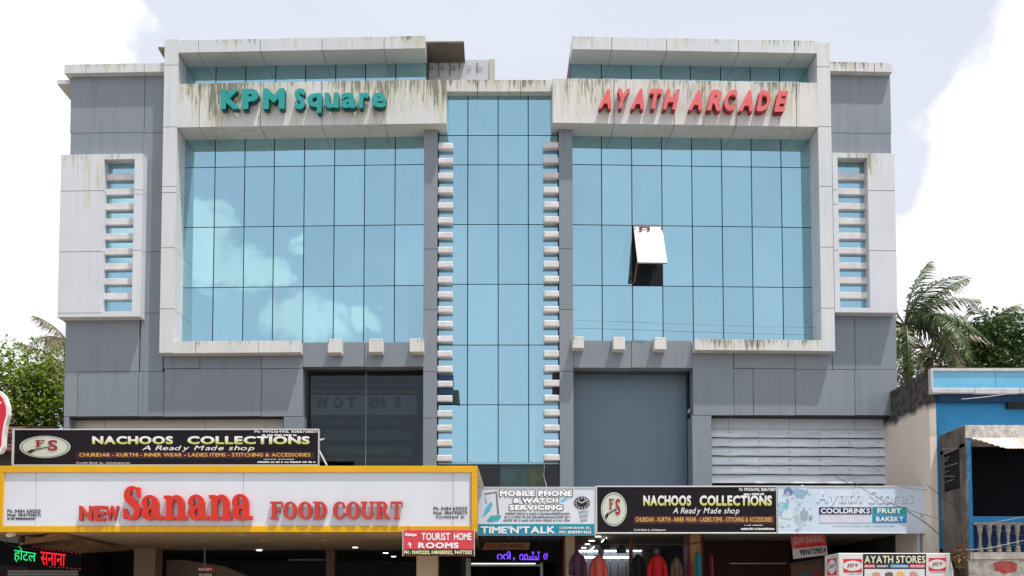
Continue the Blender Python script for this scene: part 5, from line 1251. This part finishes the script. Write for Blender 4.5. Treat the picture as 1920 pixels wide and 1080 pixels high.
single(MB().tube([G(1770, 1040, -2.4), G(1778, 1052, -2.4), G(1783, 1070, -2.4), G(1784, 1110, -2.4)], .05, 8), 'bent_pipe', mat('white_pipe', (200, 200, 200), .5), 'white bent pipe end at the right of the kiosk header', 'pipe')

# ================================================================== WIRES
wk_ = mat('cable_black', (44, 44, 48), .6); wl = mat('cable_pale', (176, 176, 180), .6)
def cable(pts, y0, y1, r, m, label):
    n = len(pts); P3 = []
    for i in range(n-1):
        for s in range(6):
            u = s/6; a, b, c, d = pts[max(i-1, 0)], pts[i], pts[i+1], pts[min(i+2, n-1)]
            g_ = lambda k: .5*((2*b[k])+(-a[k]+c[k])*u+(2*a[k]-5*b[k]+4*c[k]-d[k])*u*u+(-a[k]+3*b[k]-3*c[k]+d[k])*u**3)
            t = (i+u)/(n-1); P3.append(G(g_(0), g_(1), y0+(y1-y0)*t))
    P3.append(G(*pts[-1], y1))
    return single(MB().tube(P3, r*.68, 5), 'cable', m, label, 'cable', 'cables strung along the shop fronts')
cable([(1700, 958), (1735, 980), (1765, 1005), (1800, 1026), (1860, 1029), (1925, 1018)], -1.6, -3.2, .014, wk_, 'thick black cable sagging in front of the balustrade')
cable([(1600, 903), (1640, 930), (1700, 955), (1770, 975), (1800, 984)], -1.5, -2.8, .009, wk_, 'thin black cable slanting across the pale blue sign to the porch')
cable([(1738, 909), (1765, 930), (1790, 948), (1815, 958)], -1.5, -2.8, .010, wk_, 'black cable from the top of the pale blue sign down to the porch side')
cable([(1562, 889), (1578, 900), (1606, 913)], -.2, -1.4, .010, wk_, 'short black cable running down the shutter to the pale blue sign')
cable([(1690, 914), (1740, 919), (1784, 918)], -1.42, -1.5, .008, wk_, 'thin dark cable along the top edge of the pale blue sign')
cable([(1783, 984), (1850, 981), (1925, 968)], -1.9, -3.3, .008, wl, 'pale cable stretched level across the balustrade top')
cable([(1810, 1031), (1850, 1028), (1925, 1012)], -2.9, -3.3, .007, wl, 'pale cable crossing the balusters near their feet')
cable([(1803, 748.5), (1850, 744), (1900, 737), (1930, 735)], -1.9, -2.6, .012, wl, 'pale cable slanting under the blue parapet')
cable([(1786, 960), (1830, 985), (1925, 1005)], -2.7, -3.0, .006, wk_, 'fine black cable slanting down over the balusters')
cable([(1073, 600.5), (1200, 604.5), (1350, 610), (1530, 614.5)], .02, .20, .006, mat('cable_grey', (70, 92, 104), .6), 'fine grey cable across the foot of the right glass wall')
cable([(1200, 1020), (1330, 1015), (1484, 1008)], -.5, -.6, .006, wk_, 'thin cable strung below the round emblem sign')
cable([(-10, 1006), (20, 1022), (60, 1030), (100, 1031)], -1.2, -1.1, .01, wk_, 'black cable looping above the Hindi LED sign')
# dry bunch on the wire and plant beside it
rnd = random.Random(3)
def leafcloud(mb, c, R, n, size, sq=(1, 1, 1), up=.3, rnd=random):
    for _ in range(n):
        while True:
            p = Vector((rnd.uniform(-1, 1), rnd.uniform(-1, 1), rnd.uniform(-1, 1)))
            if .25 < p.length < 1: break
        p = Vector((p.x*R*sq[0], p.y*R*sq[1], p.z*R*sq[2]))+Vector(c)
        leaf(mb, p, size*rnd.uniform(.6, 1.4), rnd)
def leaf(mb, p, s, rnd):
    a = Vector((rnd.uniform(-1, 1), rnd.uniform(-1, 1), rnd.uniform(-.9, .5))).normalized(); b = a.cross(Vector((rnd.uniform(-.6, .6), rnd.uniform(-.6, .6), 1))).normalized(); n_ = a.cross(b)
    mb.add([p, p+a*s*.5+b*s*.28+n_*s*.06, p+a*s, p+a*s*.5-b*s*.28+n_*s*.06], [(0, 1, 2), (0, 2, 3)])
dry = MB(); leafcloud(dry, G(1797, 1042, -2.75), .2, 90, .11, (.7, .5, 1.1), rnd=rnd)
single(dry, 'dry_leaf_bunch', mat('dry_leaf', (130, 100, 62), .9, var=.3), 'bunch of dry brown leaves caught where the cables meet the porch', 'leaves')
vn = MB(); leafcloud(vn, G(1765, 1022, -1.0), .32, 160, .12, (.8, .5, 1), rnd=rnd)
single(vn, 'climbing_plant', mat('dusty_leaf', (70, 78, 52), .8, var=.3), 'dusty climbing plant in the gap right of the grey pipe', 'plant')
gnp = MB(); leafcloud(gnp, G(1788, 1054, -2.2), .22, 120, .1, (1, .5, .7), rnd=rnd)
single(gnp, 'leafy_plant', mat('fresh_leaf', (66, 104, 44), .8, var=.3), 'small green plant behind the right end of the kiosk header', 'plant')

# ================================================================== TREES
def leafmat(name, c, c2, tr=.3):
    m, nt, b = nodes(name); N = nt.nodes; L = nt.links
    geo = N.new('ShaderNodeNewGeometry'); nz = N.new('ShaderNodeTexNoise'); nz.inputs['Scale'].default_value = 1.6; nz.inputs['Detail'].default_value = 3; L.new(geo.outputs['Position'], nz.inputs['Vector'])
    ad = N.new('ShaderNodeMath'); ad.operation = 'MULTIPLY_ADD'; L.new(geo.outputs['Random Per Island'], ad.inputs[0]); ad.inputs[1].default_value = .7; L.new(nz.outputs['Fac'], ad.inputs[2]); 
    mr = N.new('ShaderNodeMapRange'); L.new(ad.outputs[0], mr.inputs[0]); mr.inputs['From Min'].default_value = .4; mr.inputs['From Max'].default_value = 1.2
    mx = N.new('ShaderNodeMix'); mx.data_type = 'RGBA'; L.new(mr.outputs[0], mx.inputs[0]); mx.inputs[6].default_value = rgb(*c); mx.inputs[7].default_value = rgb(*c2); L.new(mx.outputs[2], b.inputs['Base Color'])
    b.inputs['Roughness'].default_value = .45; b.inputs['Specular IOR Level'].default_value = .5
    t = N.new('ShaderNodeBsdfTranslucent'); L.new(mx.outputs[2], t.inputs[0]); ms = N.new('ShaderNodeMixShader'); ms.inputs[0].default_value = tr
    L.new(b.outputs[0], ms.inputs[1]); L.new(t.outputs[0], ms.inputs[2]); L.new(ms.outputs[0], N['Material Output'].inputs[0])
    return m
bark = mat('bark', (92, 80, 68), .95, var=.25, scale=6, bump=.6)
def tree(label, base, clumps, n, size, lm, seed):
    rnd = random.Random(seed); t = thing('leafy_tree', label, 'tree', base, 'broadleaved trees behind the buildings'); b = Vector(base)
    top = Vector((sum(c[0][0] for c in clumps)/len(clumps), sum(c[0][1] for c in clumps)/len(clumps), min(c[0][2] for c in clumps)))
    MB().tube([b, b.lerp(top, .5)+Vector((.1, 0, 0)), top], [.28, .22, .16], 9).build('trunk', bark, t, smooth=True)
    cr = MB()
    for (c, R) in clumps:
        c = Vector(c); m = MB(); mid = top.lerp(c, .5)+Vector((rnd.uniform(-.3, .3), 0, -.2)); m.tube([top, mid, c], [.12, .08, .03], 6)
        m.build('branch', bark, t, smooth=True)
        # twigs with leaves clustered in small sprays
        for _ in range(int(n*R*R)):
            d = Vector((rnd.gauss(0, 1), rnd.gauss(0, 1), rnd.gauss(0, 1))).normalized()*R*(rnd.random()**.4); p = c+Vector((d.x, d.y, d.z*.85))
            for _k in range(7): leaf(cr, p+Vector((rnd.uniform(-1, 1), rnd.uniform(-1, 1), rnd.uniform(-1, 1)))*size*1.3, size*rnd.uniform(.6, 1.3), rnd)
    cr.build('crown', lm, t, kind='stuff')
    return t
lmL = leafmat('bright_leaves', (58, 84, 22), (146, 166, 60), .4); lmR = leafmat('dark_leaves', (22, 42, 18), (74, 102, 44), .2)
def gc(X, Y, y): return G(X, Y, y)
tree('bright green leafy tree left of the building behind the black sign', (gx(60, 900, 5), 5, 0), [(gc(20, 700, 5), 1.1), (gc(75, 690, 5), 1.0), (gc(110, 730, 5.5), 1.1), (gc(60, 770, 5), 1.2), (gc(-20, 760, 5), 1.2), (gc(110, 800, 5.5), 1.1), (gc(10, 820, 5.3), 1.0), (gc(-50, 680, 5), .9), (gc(50, 740, 4.6), 1.0), (gc(95, 770, 4.8), .9)], 120, .15, lmL, 11)
tree('dark bushy tree behind the blue parapet at the far right', (gx(1880, 900, 9), 9, 0), [(gc(1850, 640, 9), 1.0), (gc(1900, 640, 9), 1.2), (gc(1870, 680, 8.6), 1.3), (gc(1820, 680, 9), 1.1), (gc(1940, 660, 9), 1.3), (gc(1800, 710, 9), 1.0), (gc(1925, 700, 9), 1.3), (gc(1850, 610, 9), .6), (gc(1900, 610, 9.4), .6), (gc(1790, 690, 8.8), .8), (gc(1835, 660, 8.4), 1.0), (gc(1880, 630, 8.2), 1.0), (gc(1910, 670, 8), 1.1), (gc(1850, 690, 8), 1.1)], 130, .14, lmR, 5)
tree('small sparse tree between the tall palm and the stained wall', (gx(1735, 900, 7), 7, 0), [(gc(1722, 700, 7), .7), (gc(1700, 720, 7), .6), (gc(1745, 735, 7), .7)], 36, .15, lmR, 8)

FRM = {}
def frond_mesh(kind, length, droop, seed, lw, dense):
    """frond along +x from the origin, hanging leaflets as separate blades"""
    rnd = random.Random(seed); mb = MB(); n = 14; pts = []
    for i in range(n+1):
        u = i/n; pts.append(Vector((length*(u-.12*u*u*u*droop), 0, length*(.34*u-droop*.62*u*u))))
    mb.tube(pts, [.035*(1-.85*i/n) for i in range(n+1)], 5)
    k = int(dense*length)
    for s in (-1, 1):
        for i in range(k):
            u = .12+.88*i/k; j = min(n-1, int(u*n)); p = pts[j].lerp(pts[j+1], u*n-j); d = (pts[j+1]-pts[j]).normalized()
            L_ = lw*math.sin(math.pi*min(1, .18+u*.78))**.7*rnd.uniform(.85, 1.1)
            side = Vector((0, s, 0)); dirv = (side*rnd.uniform(.55, .95)+d*rnd.uniform(.35, .6)+Vector((0, 0, rnd.uniform(-.35, .1)))).normalized()
            q1 = p+dirv*L_*.5+Vector((0, 0, -.06*L_)); q2 = q1+(dirv*.6+Vector((0, 0, -1.0))).normalized()*L_*.55
            w = Vector((d.x, 0, d.z)).normalized()*.022
            mb.add([p-w*.6, p+w*.6, q1+w, q1-w, q2], [(0, 1, 2, 3), (3, 2, 4)])
    return mb
def palm(label, base, top, n, length, lm, seed, spread=None, lw=.75, fixed=None):
    rnd = random.Random(seed); t = thing('coconut_palm', label, 'palm tree', base, 'coconut palms behind the buildings'); b, tp = Vector(base), Vector(top)
    pts = [b.lerp(tp, i/8)+Vector((.25*math.sin(i/8*3), 0, 0))*(1-i/8) for i in range(9)]
    MB().tube(pts, [.19-.008*i for i in range(9)], 9).build('trunk', bark, t, smooth=True)
    protos = []
    for k in range(n):
        if k < 4:
            mb = frond_mesh(0, length, (.5, .95, 1.35, 1.7)[k], seed+k, lw, 17); o = mb.build('frond', lm, None); o.parent = t; protos.append(o)
        else:
            o = protos[k % 4].copy(); COL.objects.link(o)
        o.location = tp-b; el = (spread(k) if spread else rnd.uniform(-.6, .75))
        az = 2.399*k+rnd.uniform(-.3, .3)
        tilt = (.55, .25, -.1, -.5)[k % 4]+rnd.uniform(-.15, .15)
        if fixed and k in fixed: az, tilt = fixed[k]
        o.rotation_euler = (0, -tilt, az); s = rnd.uniform(.85, 1.1); o.scale = (s, s, s)
    m = MB()
    for k in range(6):
        a = 2*math.pi*k/6; m = MB(); m.lathe([(.02, -.12), (.09, -.06), (.1, .03), (.05, .11), (.01, .13)], tuple(tp+Vector((.2*math.cos(a), .2*math.sin(a), -.22))), 8); m.build('coconut', mat('coconut_green', (84, 92, 44), .5), t, smooth=True)
    return t
pm = leafmat('palm_leaves', (30, 48, 26), (92, 114, 54), .22); pm2 = leafmat('dry_palm_leaves', (66, 62, 40), (132, 120, 78), .25)
def on(X, Y, y): return G(X, Y, y)
c1 = on(1697, 612, 7); palm('tall coconut palm right behind the grey wing, its crown highest', (c1[0]+.3, 7, 0), c1, 19, 2.55, pm, 21, lw=.72, fixed={0: (.15, 1.15), 4: (-.1, .62), 8: (.25, .18), 12: (3.0, .8), 1: (-.25, .55), 5: (.1, .05), 9: (-.3, -.5), 2: (2.6, .3), 6: (-1.2, .9), 3: (-.6, .35), 7: (-.9, -.3)})
c2 = on(1738, 655, 8.5); palm('shorter drooping palm with brownish fronds between the tall palm and the bushy tree', (c2[0]+.2, 8.5, 0), c2, 12, 2.0, pm2, 33)
c3 = on(1856, 610, 14); palm('distant palm whose fronds just top the dark bushy tree', (c3[0], 14, 0), c3, 12, 1.5, pm, 44)
c4 = on(135, 700, 9); palm('pale palm hidden behind the left corner of the building, fronds above the green tree', (c4[0], 9, 0), c4, 12, 2.6, pm2, 52)
c5 = on(126, 640, 13); palm('higher thin palm showing only its tips at the left corner of the building', (c5[0]+.2, 13, 0), c5, 10, 1.9, pm2, 61)
